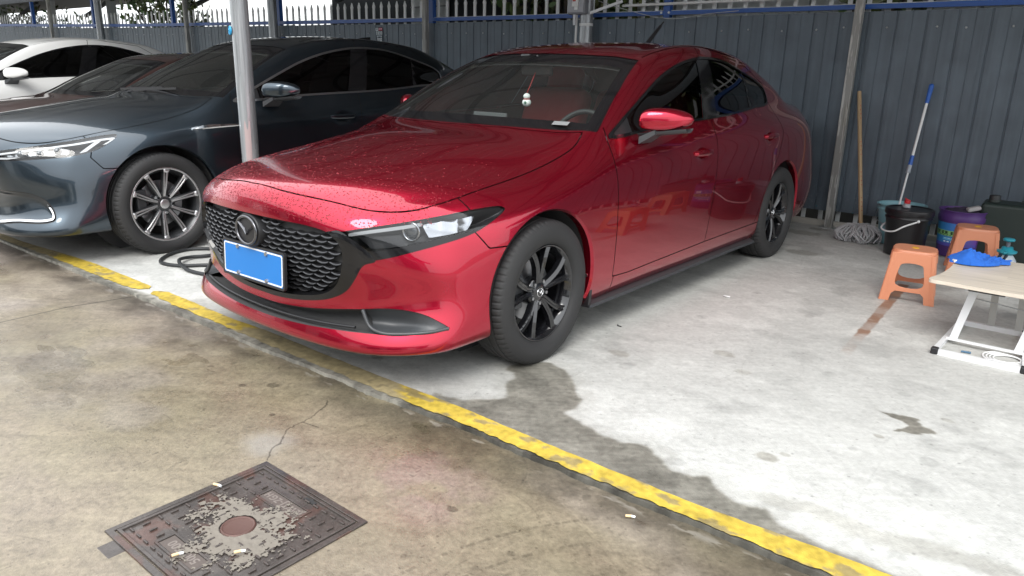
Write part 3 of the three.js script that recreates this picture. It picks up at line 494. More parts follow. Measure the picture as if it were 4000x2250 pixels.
yardTree('green shrub tree in front of the white cabin wall', 0.55, -5.6, 2.7, 0.6, 1.5, 420, [0.08, 0.12, 0.045]);
yardTree('green bushy tree beside the teal screen', 2.6, -5.8, 2.8, 0.9, 1.3, 800, [0.08, 0.13, 0.04]);
yardTree('green tree behind the picket fence above the white car roof', -12.2, -4.95, 2.75, 0.8, 1.4, 700, [0.08, 0.12, 0.04]);
yardTree('dark tree by the far carport roof', -23.5, -6.2, 4.0, 1.6, 1.2, 1100, [0.05, 0.08, 0.03]);
// ---------------------------------------------------------------- cars
const rows = (z, a) => a.map(([x, y, dz = 0]) => [x, y, z + dz]);
function sedanSpec() {
  const FR = [
    [[0, 0.172, 0.80], [0, 0.205, 0.872], [0, 0.340, 0.838], [0, 0.48, 0.868], [0, 0.59, 0.882], [0, 0.685, 0.884], [0, 0.752, 0.868]],
    [[0.21, 0.172, 0.793], [0.21, 0.205, 0.866], [0.21, 0.340, 0.831], [0.21, 0.48, 0.860], [0.21, 0.59, 0.873], [0.21, 0.682, 0.873], [0.21, 0.750, 0.853]],
    [[0.42, 0.172, 0.762], [0.43, 0.205, 0.842], [0.43, 0.340, 0.799], [0.42, 0.48, 0.822], [0.42, 0.585, 0.832], [0.42, 0.668, 0.828], [0.41, 0.736, 0.796]],
    [[0.59, 0.176, 0.700], [0.645, 0.207, 0.778], [0.615, 0.342, 0.730], [0.60, 0.48, 0.748], [0.60, 0.58, 0.748], [0.59, 0.665, 0.738], [0.575, 0.731, 0.690]],
    [[0.72, 0.183, 0.59], [0.812, 0.212, 0.626], [0.786, 0.348, 0.584], [0.775, 0.48, 0.575], [0.762, 0.58, 0.56], [0.742, 0.672, 0.535], [0.690, 0.735, 0.530]]];
  const SD = [FR[4],
    rows(0.46, [[0.775, 0.185], [0.850, 0.216, 0.02], [0.843, 0.35, 0.01], [0.833, 0.48], [0.818, 0.585], [0.788, 0.685, -0.01], [0.712, 0.748, -0.015]]),
    rows(0.30, [[0.80, 0.18], [0.864, 0.225], [0.874, 0.36], [0.872, 0.49], [0.862, 0.60], [0.825, 0.71], [0.735, 0.775]]),
    rows(0.08, [[0.82, 0.175], [0.872, 0.23], [0.886, 0.38], [0.893, 0.52], [0.888, 0.64], [0.850, 0.745], [0.748, 0.808]]),
    rows(-0.22, [[0.82, 0.17], [0.868, 0.24], [0.884, 0.40], [0.893, 0.55], [0.890, 0.68], [0.858, 0.795], [0.757, 0.868]]),
    rows(-0.53, [[0.815, 0.165], [0.864, 0.245], [0.884, 0.41], [0.892, 0.565], [0.887, 0.715], [0.857, 0.845], [0.767, 0.975]]),
    rows(-0.95, [[0.81, 0.165], [0.862, 0.25], [0.882, 0.42], [0.891, 0.575], [0.886, 0.73], [0.861, 0.86], [0.800, 0.970]]),
    rows(-1.40, [[0.81, 0.165], [0.862, 0.25], [0.882, 0.43], [0.890, 0.59], [0.887, 0.745], [0.863, 0.88], [0.803, 0.993]]),
    rows(-1.85, [[0.81, 0.165], [0.862, 0.25], [0.881, 0.43], [0.889, 0.595], [0.888, 0.76], [0.866, 0.90], [0.800, 1.012]]),
    rows(-2.30, [[0.812, 0.165], [0.864, 0.25], [0.883, 0.43], [0.891, 0.60], [0.892, 0.775], [0.868, 0.915], [0.783, 1.040]]),
    rows(-2.70, [[0.815, 0.17], [0.866, 0.25], [0.885, 0.44], [0.892, 0.61], [0.889, 0.785], [0.860, 0.925], [0.750, 1.060]]),
    rows(-3.12, [[0.80, 0.18], [0.855, 0.26], [0.875, 0.44], [0.880, 0.61], [0.872, 0.78], [0.835, 0.92], [0.715, 1.050]]),
    rows(-3.40, [[0.77, 0.19], [0.83, 0.27], [0.855, 0.44], [0.850, 0.61], [0.830, 0.77], [0.785, 0.905], [0.680, 1.025]]),
    [[0.70, 0.20, -3.56], [0.76, 0.28, -3.60], [0.79, 0.44, -3.62], [0.775, 0.61, -3.60], [0.745, 0.77, -3.58], [0.70, 0.90, -3.57], [0.625, 1.01, -3.57]]];
  const fx = [0, 0.29, 0.58, 0.83, 1];
  const across = (cy, cz, e, py, pz) => fx.map((s, c) => (c === 4 ? e : [e[0] * s, cy - (cy - e[1]) * s ** py, cz + (e[2] - cz) * s ** pz]));
  const HD = [FR.map((c) => c[6])];
  [[0.800, 0.822, 3.2, 2.2], [0.846, 0.64, 2.8, 2.2], [0.899, 0.31, 2.6, 2.2], [0.951, -0.02, 2.6, 2.2], [0.992, -0.26, 2.4, 2.0]].forEach(([y, z, a, b], i) => HD.push(across(y, z, SD[i + 1][6], a, b)));
  const GH = [
    [SD[5][6], [0.717, 1.105, -0.755], [0.662, 1.225, -0.980], [0.594, 1.328, -1.211]],
    [SD[6][6], [0.748, 1.090, -1.05], [0.684, 1.230, -1.22], [0.592, 1.372, -1.44]],
    [SD[7][6], [0.748, 1.125, -1.47], [0.683, 1.265, -1.55], [0.586, 1.400, -1.70]],
    [SD[8][6], [0.742, 1.140, -1.88], [0.677, 1.277, -1.91], [0.578, 1.405, -1.97]],
    [SD[9][6], [0.726, 1.155, -2.28], [0.662, 1.275, -2.25], [0.570, 1.393, -2.22]],
    [SD[10][6], [0.700, 1.165, -2.63], [0.640, 1.268, -2.54], [0.562, 1.375, -2.42]],
    [SD[11][6], [0.672, 1.150, -2.96], [0.618, 1.252, -2.78], [0.556, 1.348, -2.58]]];
  const RF = [], cen = [[1.356, -1.075], [1.408, -1.36], [1.436, -1.68], [1.438, -1.98], [1.424, -2.24], [1.404, -2.45], [1.378, -2.64]];
  cen.forEach(([y, z], i) => RF.push(across(y, z, GH[i][3], 2.4, 2.0)));
  const DK = [across(1.085, -3.25, SD[11][6], 2.6, 2), across(1.085, -3.48, SD[12][6], 2.6, 2)];
  const rz = [-3.66, -3.72, -3.74, -3.73, -3.71, -3.71, -3.70], ry = [0.2, 0.28, 0.44, 0.61, 0.78, 0.94, 1.075];
  const RR = fx.map((s, c) => (c === 4 ? SD[13] : ry.map((y, r) => { const e = SD[13][r]; return [e[0] * s, y + (e[1] - y) * s ** 2.4, rz[r] + (e[2] - rz[r]) * s ** 2.4]; })));
  DK.push(RR.map((c) => c[6]));
  const between = (A, B, edge) => { // rows of a window from A (low) to B (high), following its pillar
    const out = [A]; const L = Math.hypot(edge[3][1] - edge[0][1], edge[3][2] - edge[0][2]);
    for (let j = 1; j < 3; j++) { const t = Math.hypot(edge[j][1] - edge[0][1], edge[j][2] - edge[0][2]) / L; out.push(A.map((a, c) => (c === 4 ? edge[j] : [lerp(a[0], B[c][0], t), lerp(a[1], B[c][1], t) + 0.014, lerp(a[2], B[c][2], t)]))); }
    out.push(B); return out;
  };
  return { FR, SD, HD, GH, WS: between(HD[5], RF[0], GH[0]), RF, RW: between(DK[0], RF[6], GH[6]), DK, RR };
}
const sideWindow = [[-0.565, 0.952], [-0.69, 1.016], [-0.82, 1.075], [-1.0, 1.152], [-1.21, 1.234], [-1.44, 1.300], [-1.65, 1.338], [-1.81, 1.352], [-2.06, 1.345], [-2.25, 1.312], [-2.44, 1.262], [-2.62, 1.203], [-2.665, 1.16], [-2.655, 1.083], [-2.32, 1.045], [-1.95, 1.016], [-1.66, 1.003], [-1.36, 0.992], [-1.02, 0.976]];
const M = {
  rubber: mat([0.024, 0.024, 0.025], 0.72), blackPlastic: mat([0.018, 0.018, 0.02], 0.45), greyPlastic: mat([0.045, 0.048, 0.052], 0.42),
  gloss: mat([0.008, 0.008, 0.009], 0.08), rim: mat([0.010, 0.010, 0.012], 0.16, 0.2, { physical: true, clearcoat: 1, clearcoatRoughness: 0.05 }),
  chrome: mat([0.82, 0.83, 0.85], 0.08, 1), steel: mat([0.45, 0.46, 0.48], 0.35, 1), dark: mat([0.052, 0.052, 0.053], 0.9),
  liner: mat([0.040, 0.040, 0.041], 0.9), headliner: mat([0.10, 0.105, 0.10], 0.9),
  wind: mat([0.90, 0.95, 0.92], 0.0, 0, { physical: true, transmission: 0.988, thickness: 0, ior: 1.5 }),
  tint: mat([0.055, 0.055, 0.06], 0.0, 0, { physical: true, transmission: 1, thickness: 0, ior: 1.5 }),
  clear: mat([0.93, 0.94, 0.95], 0.0, 0, { physical: true, transmission: 1, thickness: 0, ior: 1.5 }),
  redTrim: mat([0.34, 0.018, 0.018], 0.5), redLamp: mat([0.10, 0.002, 0.004], 0.12, 0, { physical: true, clearcoat: 1 }),
  white: mat([0.75, 0.76, 0.76], 0.5), silver: mat([0.62, 0.62, 0.63], 0.32, 0.9), alloyDark: mat([0.06, 0.062, 0.066], 0.35, 0.6),
  orangePlastic: mat([0.6, 0.2, 0.1], 0.45),
};
const wheelParts = {};
function tyreGeo(R = 0.326, rim = 0.218, hw = 0.1025) {
  const k = R - rim, half = [[0.80, 0], [0.90, 0.05], [1.0, 0.16], [1.06, 0.36], [1.055, 0.55], [1.0, 0.72], [0.93, 0.84], [0.87, 0.905, 1], [0.80, 0.945, 1], [0.70, 0.975, 1], [0.56, 0.992, 1], [0.545, 0.99], [0.53, 0.92], [0.47, 0.92], [0.455, 0.99], [0.44, 1.0], [0.2, 1.005], [0.185, 1.0], [0.17, 0.925], [0.09, 0.925], [0.075, 1.0], [0.06, 1.005]];
  const prof = [...half.map(([x, r, s]) => [x * hw, rim + r * k, s ?? 0]), ...half.slice().reverse().map(([x, r, s]) => [-x * hw, rim + r * k, s ?? 0])];
  const N = 420, pos = [], idx = [];
  for (let i = 0; i <= N; i++) {
    const a = (i / N) * Math.PI * 2, sip = i % 6 === 0 ? 0.006 : 0;
    for (const [x, r, s] of prof) { const q = r - s * sip; pos.push(x, q * Math.sin(a), q * Math.cos(a)); }
  }
  const n = prof.length;
  for (let i = 0; i < N; i++) for (let j = 0; j + 1 < n; j++) { const a = i * n + j, b = a + n; idx.push(a, b, a + 1, b, b + 1, a + 1); }
  const g = new THREE.BufferGeometry(); g.setAttribute('position', new THREE.Float32BufferAttribute(pos, 3)); g.setIndex(idx); g.computeVertexNormals(); return g;
}
const turnX = (g) => g.rotateZ(-Math.PI / 2);                             // lathes are turned about Y: lay them along +X
// a spoke from the hub to the rim: sections across it, x outward
function spokeGeo(a0, r0, a1, r1, w0, w1, x0, x1, depth, ridge = 0.004, bend = 0) {
  const ringsOut = [], n = 7;
  for (let i = 0; i <= n; i++) {
    const t = i / n, r = lerp(r0, r1, t), a = lerp(a0, a1, t) + bend * Math.sin(t * Math.PI), w = lerp(w0, w1, t) / 2, x = lerp(x0, x1, t) + 0.006 * Math.sin(t * Math.PI), c = Math.cos(a), s = Math.sin(a);
    const P = (u, dx) => [x + dx, r * s + u * c, r * c - u * s];
    ringsOut.push([P(-w, -depth), P(-w, -0.004), P(-w * 0.55, 0), P(0, ridge * -1), P(w * 0.55, 0), P(w, -0.004), P(w, -depth)]);
  }
  return loft(ringsOut);
}
function makeWheel(style) {                                               // along +X outward, centre at the hub
  const w = new THREE.Group(); w.name = 'wheel';
  let P = (n, g, m) => part(n, g, m, w);
  const big = style === 'black' ? 1 : 1.10; if (big > 1) { const P0 = P; P = (n, g, m) => { const o = P0(n, g, m); o.scale.set(1, big, big); return o; }; part('tyre', (wheelParts.low ??= tyreGeo(0.330, 0.238)), M.rubber, w); } else part('tyre', (wheelParts.tyre ??= tyreGeo()), M.rubber, w);
  const barrel = turnX(lathe([[0.205, -0.085], [0.195, -0.06], [0.186, 0.02], [0.190, 0.055], [0.203, 0.072], [0.2085, 0.082], [0.213, 0.0855], [0.2185, 0.083], [0.220, 0.078]], 72));
  P('rim', barrel, style === 'black' ? M.rim : M.alloyDark);
  P('brake_disc', turnX(lathe([[0.03, 0.0], [0.135, 0.0], [0.137, -0.004], [0.137, -0.02], [0.03, -0.02]], 48)), M.steel);
  const cal = [rbox(0.06, 0.15, 0.06, 0.012, 0.012, 0.02, 0.125)]; P('brake_caliper', cal, M.greyPlastic);
  if (style === 'black') {
    for (let k = 0; k < 5; k++) for (const s of [-1, 1]) { const a = 0.22 + k * Math.PI * 0.4; P('spoke', spokeGeo(a + s * 0.17, 0.042, a + s * 0.27, 0.205, 0.024, 0.030, 0.058, 0.076, 0.03, 0.006, s * -0.05), M.rim); }
    P('hub', turnX(lathe([[0.0, 0.060], [0.026, 0.060], [0.030, 0.057], [0.062, 0.05], [0.066, 0.03], [0.066, 0.0]], 40)), M.rim);
    const ring = new THREE.TorusGeometry(0.021, 0.0022, 8, 28).rotateY(Math.PI / 2).scale(1, 0.86, 1).translate(0.0615, 0, 0);
    const wing = [tube([[0.0615, 0.011, -0.017], [0.0625, 0.004, -0.008], [0.063, -0.004, 0], [0.0625, 0.004, 0.008], [0.0615, 0.011, 0.017]], 0.0022, 20, 6)];
    P('centre_cap', [ring, ...wing], M.chrome);
  } else {
    for (let k = 0; k < 5; k++) for (const s of [-1, 1]) {
      const a = 0.1 + k * Math.PI * 0.4;
      P('spoke', spokeGeo(a + s * 0.26, 0.04, a + s * 0.314, 0.205, 0.030, 0.026, 0.052, 0.076, 0.035, 0.003), M.alloyDark);
      P('spoke_face', [spokeGeo(a + s * 0.26 + 0.06, 0.045, a + s * 0.314 + 0.045, 0.204, 0.010, 0.011, 0.0545, 0.079, 0.004, 0), spokeGeo(a + s * 0.26 - 0.06, 0.045, a + s * 0.314 - 0.045, 0.204, 0.008, 0.009, 0.0545, 0.079, 0.004, 0), spokeGeo(a + s * 0.314, 0.186, a + s * 0.318, 0.210, 0.028, 0.040, 0.0775, 0.079, 0.004, 0)], M.silver);
    }
    P('rim_edge', turnX(lathe([[0.2075, 0.083], [0.213, 0.0865], [0.2195, 0.084], [0.2205, 0.079]], 72)), M.silver);
    P('hub', turnX(lathe([[0.0, 0.056], [0.030, 0.056], [0.034, 0.053], [0.068, 0.046], [0.072, 0.0]], 40)), M.alloyDark);
    P('centre_cap', turnX(lathe([[0, 0.061], [0.018, 0.061], [0.027, 0.058], [0.03, 0.054]], 32)), M.silver);
  }
  for (let k = 0; k < 5; k++) { const a = 0.22 + (k + 0.5) * Math.PI * 0.4; P('wheel_nut', at(new THREE.CylinderGeometry(0.008, 0.008, 0.02, 6).rotateZ(Math.PI / 2), 0.050, 0.052 * Math.sin(a), 0.052 * Math.cos(a)), style === 'black' ? M.steel : M.chrome); }
  return w;
}
const wheelMaster = {};
function addWheels(root, style, { steer = 0, x = 0.7825, y = 0.317, wb = 2.726 } = {}) {
  for (const [sx, z] of [[1, 0], [1, -wb], [-1, 0], [-1, -wb]]) {
    const w = (wheelMaster[style] ??= makeWheel(style)).clone(); w.name = 'wheel';
    w.position.set(sx * x, y, z); w.rotation.y = (sx < 0 ? Math.PI : 0) + (z === 0 ? steer : 0); if (z) w.rotation.x = 0.6;
    root.add(w);
  }
}
function seatGeos(x, z) {                                                 // cushion, backrest, headrest
  return [rbox(0.50, 0.20, 0.52, 0.07, x, 0.47, z, 3), at(rbox(0.50, 0.66, 0.16, 0.07, 0, 0.33, 0, 3), x, 0.52, z - 0.24, -0.36), at(rbox(0.27, 0.20, 0.11, 0.05, 0, 0, 0, 3), x, 1.185, z - 0.52, -0.28)];
}
function buildCar(o) {
  const root = thing(o.name, o.label, 'car', o.at, o.turn ?? 0, o.group); if (o.scale) root.scale.set(...o.scale);
  const P = (n, g, m, parent = root) => part(n, g, m, parent);
  const skin = new Skin(buildCage(o.spec ?? sedanSpec()), o.levels ?? 4);
  let F = skin.faces, R, D; const cut = (sdf, tags, faces = F) => { const [a, b] = skin.split(faces, sdf, tags); if (faces === F) F = b; return a; };
  const sideDepth = (f) => (x, y, z, n) => (Math.abs(x) < 0.35 ? 1 : f(z, y, x, n));
  // wheel arches
  const ac = [[0, 0.328], [-2.732, 0.328]], ar = o.arch ?? 0.364;
  const archD = (z, y) => Math.min(...ac.map(([cz, cy]) => Math.hypot(z - cz, y - cy) - ar));
  cut(sideDepth(archD), ['side', 'front']);
  // side glass
  const win = poly(spline(o.window ?? sideWindow, 8, true));
  D = cut(sideDepth(win), ['glass', 'side']);
  let trim; [R, trim] = skin.split(D, (x, y, z) => win(z, y) + 0.014);
  const [pillar, R2] = skin.split(R, (x, y, z) => Math.max(z - (-1.555 - (y - 1.0) * 0.47), (-1.735 - (y - 1.0) * 0.43) - z));
  const [sail, R3] = skin.split(R2, (x, y, z) => -0.78 - z);
  for (const side of skin.halves(trim)) P('window_trim', skin.geo(side, 0.003), o.chromeTrim ? M.steel : M.gloss);
  for (const side of skin.halves(pillar)) P('door_pillar', skin.geo(side, -0.001), M.gloss);
  for (const side of skin.halves(sail)) P('mirror_sail', skin.geo(side, -0.002), M.blackPlastic);
  const [gf, gr] = skin.split(R3, (x, y, z) => -1.6 - z);
  const [grr, gq] = skin.split(gr, (x, y, z) => -2.262 - (y - 1.05) * 0.36 - z - 0.011);
  const [, gq2] = skin.split(gq, (x, y, z) => -2.262 - (y - 1.05) * 0.36 - z + 0.011);
  for (const [nm, fs] of [['front_door_window', gf], ['rear_door_window', grr], ['quarter_window', gq2]]) for (const s of skin.halves(fs)) if (s.length) P(nm, skin.geo(s, -0.005), M.tint);
  if (gq.length) for (const s of skin.halves(gq.filter((f) => { const p = skin.p[f[0]]; return Math.abs(-2.262 - (p[1] - 1.05) * 0.36 - p[2]) < 0.03; }))) if (s.length) P('window_divider', skin.geo(s, -0.002), M.blackPlastic);
  // windscreen and rear window
  const ws = poly([[-0.2, 0.8], [0.757, 0.8], [0.757, 0.983], [0.668, 1.175], [0.582, 1.318], [0.45, 1.336], [0.2, 1.346], [0, 1.348], [-0.2, 1.348]]);
  const wsD = (x, y, z) => ws(Math.abs(x), y), W = cut(wsD, ['wind']);
  const low = (x) => 0.991 - 0.02 * Math.pow(Math.abs(x) / 0.74, 2);     // height of the lower glass edge
  const [glass, frit] = skin.split(W, (x, y, z) => Math.max(wsD(x, y, z) + 0.045, low(x) + 0.042 - y));
  P('windscreen', skin.geo(glass, -0.003), M.wind); P('windscreen_border', skin.geo(frit, -0.003), o.frit ?? M.gloss);
  const rw = poly([[-0.2, 1.10], [0.60, 1.10], [0.50, 1.32], [0.3, 1.35], [-0.2, 1.36]]);
  P('rear_window', skin.geo(cut((x, y, z) => rw(Math.abs(x), y), ['rwin']), -0.003), M.tint);
  // front details first, then panel gaps
  const ctx = { skin, root, P, cut, get F() { return F; }, set F(v) { F = v; }, o };
  o.front?.(ctx);
  const gap = o.gap ?? 0.0028, panels = [];
  const panel = (name, sdf, tags) => { const inn = cut((x, y, z, n) => sdf(x, y, z, n) + gap, tags); cut((x, y, z, n) => sdf(x, y, z, n) - gap, tags); panels.push([name, inn]); };
  const hood = poly(spline([[0, 0.842], [0.22, 0.830], [0.42, 0.768], [0.57, 0.694], [0.67, 0.565], [0.712, 0.40], [0.728, 0.25], [0.738, 0.06], [0.744, -0.18], [0.745, -0.36], [0.715, -0.46]], 8).concat([[0.62, -0.412], [0.44, -0.325], [0.22, -0.262], [0, -0.24], [-0.5, -0.24], [-0.5, 0.842]]));
  panel('bonnet', (x, y, z) => Math.max(hood(Math.abs(x), z), 0.715 - y), ['hood', 'front', 'side']);
  const fd = poly([[-0.585, 1.03], [-0.545, 0.93], [-0.53, 0.84], [-0.533, 0.6], [-0.55, 0.285], [-0.70, 0.278], [-1.573, 0.296], [-1.60, 0.6], [-1.622, 0.87], [-1.65, 1.02], [-1.80, 1.42], [-1.2, 1.38]]);
  const rd = poly([[-1.65, 1.02], [-1.622, 0.87], [-1.60, 0.6], [-1.573, 0.296], [-2.30, 0.302], [-2.335, 0.36], [-2.42, 0.55], [-2.56, 0.73], [-2.645, 0.9], [-2.665, 1.2], [-2.4, 1.36], [-1.80, 1.42]]);
  panel('front_door', sideDepth(fd), ['side', 'glass']);
  panel('rear_door', sideDepth(rd), ['side', 'glass']);
  const fender = poly([[0.392, 0.83], [0.385, 0.70], [0.405, 0.645], [0.352, 0.577], [0.20, 0.573], [0.20, 0.15], [-0.56, 0.15], [-0.56, 0.62], [-0.56, 0.9], [-0.62, 1.02], [-0.42, 1.02]]);
  panel('front_wing', sideDepth(fender), ['side', 'hood', 'front']);
  const sillD = poly([[0.3, 0.290], [-2.45, 0.302], [-2.45, 0.05], [0.3, 0.05]]);
  panel('sill', sideDepth((z, y) => Math.max(sillD(z, y), z + 0.3)), ['side']);
  panel('front_bumper', (x, y, z) => Math.min(0.2, 0.19 - z), ['front', 'side', 'hood']);
  panel('roof', (x, y, z) => Math.abs(x) - (0.575 - Math.max(0, -1.9 - z) * 0.03), ['roof']);
  panel('boot_lid', (x, y, z) => Math.max(Math.abs(x) - 0.58, 0.62 - y), ['deck', 'rear']);
  panels.push(['body_shell', F]);
  const dish = (o.handles ?? []);
  const dent = (x, y, z) => { let d = 0; for (const [hz, hy] of dish) d -= 0.020 * Math.exp(-(((z - hz) / 0.055) ** 2) - ((y - hy) / 0.036) ** 2); return d; };
  for (const [name, fs] of panels) {
    if (!fs.length) continue;
    const sets = ['front_door', 'rear_door', 'front_wing', 'sill'].includes(name) ? skin.halves(fs) : [fs];
    for (const s of sets) if (s.length) P(name, skin.geo(s, name.endsWith('door') ? dent : 0), o.paint);
  }
  // inner lining, arch lips and wells, underside
  const lin = panels.flatMap(([, f]) => f);
  P('lining', skin.geo(lin.concat(frit), -0.022), M.liner);
  for (const sx of [1, -1]) for (const [cz, cy] of ac) {
    const lip = [], well = [];
    for (let i = 0; i <= 40; i++) {
      const a = lerp(-0.32, Math.PI + 0.32, i / 40), z = cz + ar * Math.cos(a), y = cy + ar * Math.sin(a); if (y < 0.17) continue;
      const [p] = skin.onSide(z, y); lip.push([[sx * (p[0] + 0.001), y, z], [sx * (p[0] - 0.012), cy + (ar - 0.008) * Math.sin(a), cz + (ar - 0.008) * Math.cos(a)], [sx * (p[0] - 0.05), cy + (ar - 0.006) * Math.sin(a), cz + (ar - 0.006) * Math.cos(a)]]);
      well.push([[sx * (p[0] - 0.03), cy + (ar + 0.004) * Math.sin(a), cz + (ar + 0.004) * Math.cos(a)], [sx * 0.52, cy + (ar + 0.004) * Math.sin(a), cz + (ar + 0.004) * Math.cos(a)]]);
    }
    P('arch_lip', loft(lip, false, false), o.paint); P('wheel_well', loft(well, false, false), M.dark);
    P('wheel_well', at(new THREE.CircleGeometry(ar + 0.004, 40), sx * 0.52, cy, cz, 0, Math.PI / 2), M.dark);
  }
  P('underbody', [box(1.0, 0.10, 4.1, 0, 0.22, -1.45), box(1.56, 0.06, 1.95, 0, 0.205, -1.37), box(1.3, 0.05, 0.35, 0, 0.215, 0.52), box(1.4, 0.05, 0.4, 0, 0.24, -3.33)], M.dark);
  P('cabin_floor', box(1.5, 0.05, 2.6, 0, 0.30, -1.6), M.dark);
  P('bulkhead', box(1.45, 0.55, 0.04, 0, 0.58, -0.36), M.dark);
  // cabin
  const dash = shape(spline([[-0.30, 0.955], [-0.55, 0.945], [-0.72, 0.905], [-0.76, 0.82], [-0.74, 0.66], [-0.62, 0.5], [-0.36, 0.48], [-0.30, 0.7]], 5, true));
  P('dashboard', extrude(dash, 1.36).rotateY(-Math.PI / 2).translate(0.68, -0.03, -0.12), o.dash ?? M.blackPlastic);
  const seatM = o.seat ?? M.blackPlastic;
  for (const sx of [1, -1]) {
    const s = new THREE.Group(); s.name = 'front_seat'; root.add(s); const g = seatGeos(sx * 0.37, -1.30);
    P('cushion', g[0], seatM, s); P('backrest', g[1], seatM, s); P('headrest', g[2], seatM, s);
    for (const dx of [-0.065, 0.065]) P('headrest_post', rod([sx * 0.37 + dx, 1.06, -1.76], [sx * 0.37 + dx, 1.14, -1.79], 0.006), M.chrome, s);
  }
  P('rear_seat', [rbox(1.3, 0.2, 0.5, 0.07, 0, 0.46, -2.2, 3), at(rbox(1.3, 0.66, 0.16, 0.07, 0, 0.33, 0, 3), 0, 0.5, -2.44, -0.42)], seatM);
  const sw = new THREE.Group(); sw.name = 'steering_wheel'; sw.position.set(0.37, 0.875, -0.93); sw.rotation.x = -0.42; root.add(sw);
  P('wheel_ring', new THREE.TorusGeometry(0.182, 0.015, 10, 48), M.blackPlastic, sw); P('wheel_boss', [rbox(0.16, 0.12, 0.05, 0.02), box(0.34, 0.03, 0.02, 0, 0.01, 0), box(0.03, 0.17, 0.02, 0, -0.09, 0)], M.blackPlastic, sw);
  // door mirrors and handles
  for (const sx of [1, -1]) {
    const m = new THREE.Group(); m.name = 'door_mirror'; root.add(m);
    const pos = [], ny = 20, nx = 28;                                     // housing: a rounded shell, blunt behind and tapering to its tip
    const hg = gridGeo(nx, ny, (u, v) => {
      const a = u * Math.PI * 2, t = v * 2 - 1, ex = t * 0.118, s = t > 0 ? Math.pow(Math.max(0, 1 - Math.pow(t, 1.9)), 0.5) : Math.pow(Math.max(0, 1 - Math.pow(-t, 3.4)), 0.45);
      const cy = Math.sin(a), cz = Math.cos(a), top = 0.060 * s * (1 - 0.15 * t), bot = 0.050 * s, hz = 0.066 * s;
      const y = cy > 0 ? Math.pow(cy, 0.85) * top : -Math.pow(-cy, 0.5) * bot, z = Math.sign(cz) * Math.pow(Math.abs(cz), 0.75) * hz * (cz < 0 ? 0.5 : 1);
      return [sx * (0.932 + ex * 0.93), 1.030 + y + ex * 0.05, -0.875 + z - ex * 0.62];
    });
    P('housing', hg, o.mirrorPaint ?? o.paint, m);
    P('mirror_base', [gridGeo(12, 6, (u, v) => { const x = 0.83 + 0.20 * u, a = v * Math.PI; return [sx * x, 0.966 + 0.028 * u - Math.sin(a) * 0.022, -0.83 - 0.10 * u + Math.cos(a) * (0.058 - 0.02 * u)]; }), loft([[[sx * 0.84, 0.915, -0.77], [sx * 0.84, 0.915, -0.90], [sx * 0.84, 0.95, -0.90], [sx * 0.84, 0.95, -0.77]], [[sx * 0.905, 0.962, -0.81], [sx * 0.905, 0.962, -0.90], [sx * 0.905, 0.985, -0.90], [sx * 0.905, 0.985, -0.81]]])], M.greyPlastic, m);
    P('mirror_glass', at(new THREE.CircleGeometry(1, 32).scale(0.078, 0.044, 1), sx * 0.935, 1.032, -0.905, 0, Math.PI + sx * 0.5), M.chrome, m);
    dish.forEach(([hz, hy]) => {
      const [p] = skin.onSide(hz, hy), h = [];
      for (let i = 0; i <= 10; i++) { const t = i / 10 * 2 - 1, z = hz + t * 0.115, [q] = skin.onSide(z, hy + 0.006), out = q[0] + 0.019 * Math.pow(1 - t * t, 0.35) - 0.004, hh = 0.012 + 0.006 * (1 - t * t); h.push([[sx * out, hy + 0.006 - hh, z], [sx * (out + 0.007), hy + 0.006 - hh * 0.4, z], [sx * (out + 0.008), hy + 0.006 + hh * 0.4, z], [sx * out, hy + 0.006 + hh, z], [sx * (out - 0.012), hy + 0.006, z]]); }
      P('door_handle', loft(h), o.paint);
    });
  }
  addWheels(root, o.wheel, o);
  o.after?.(ctx);
  return root;
}
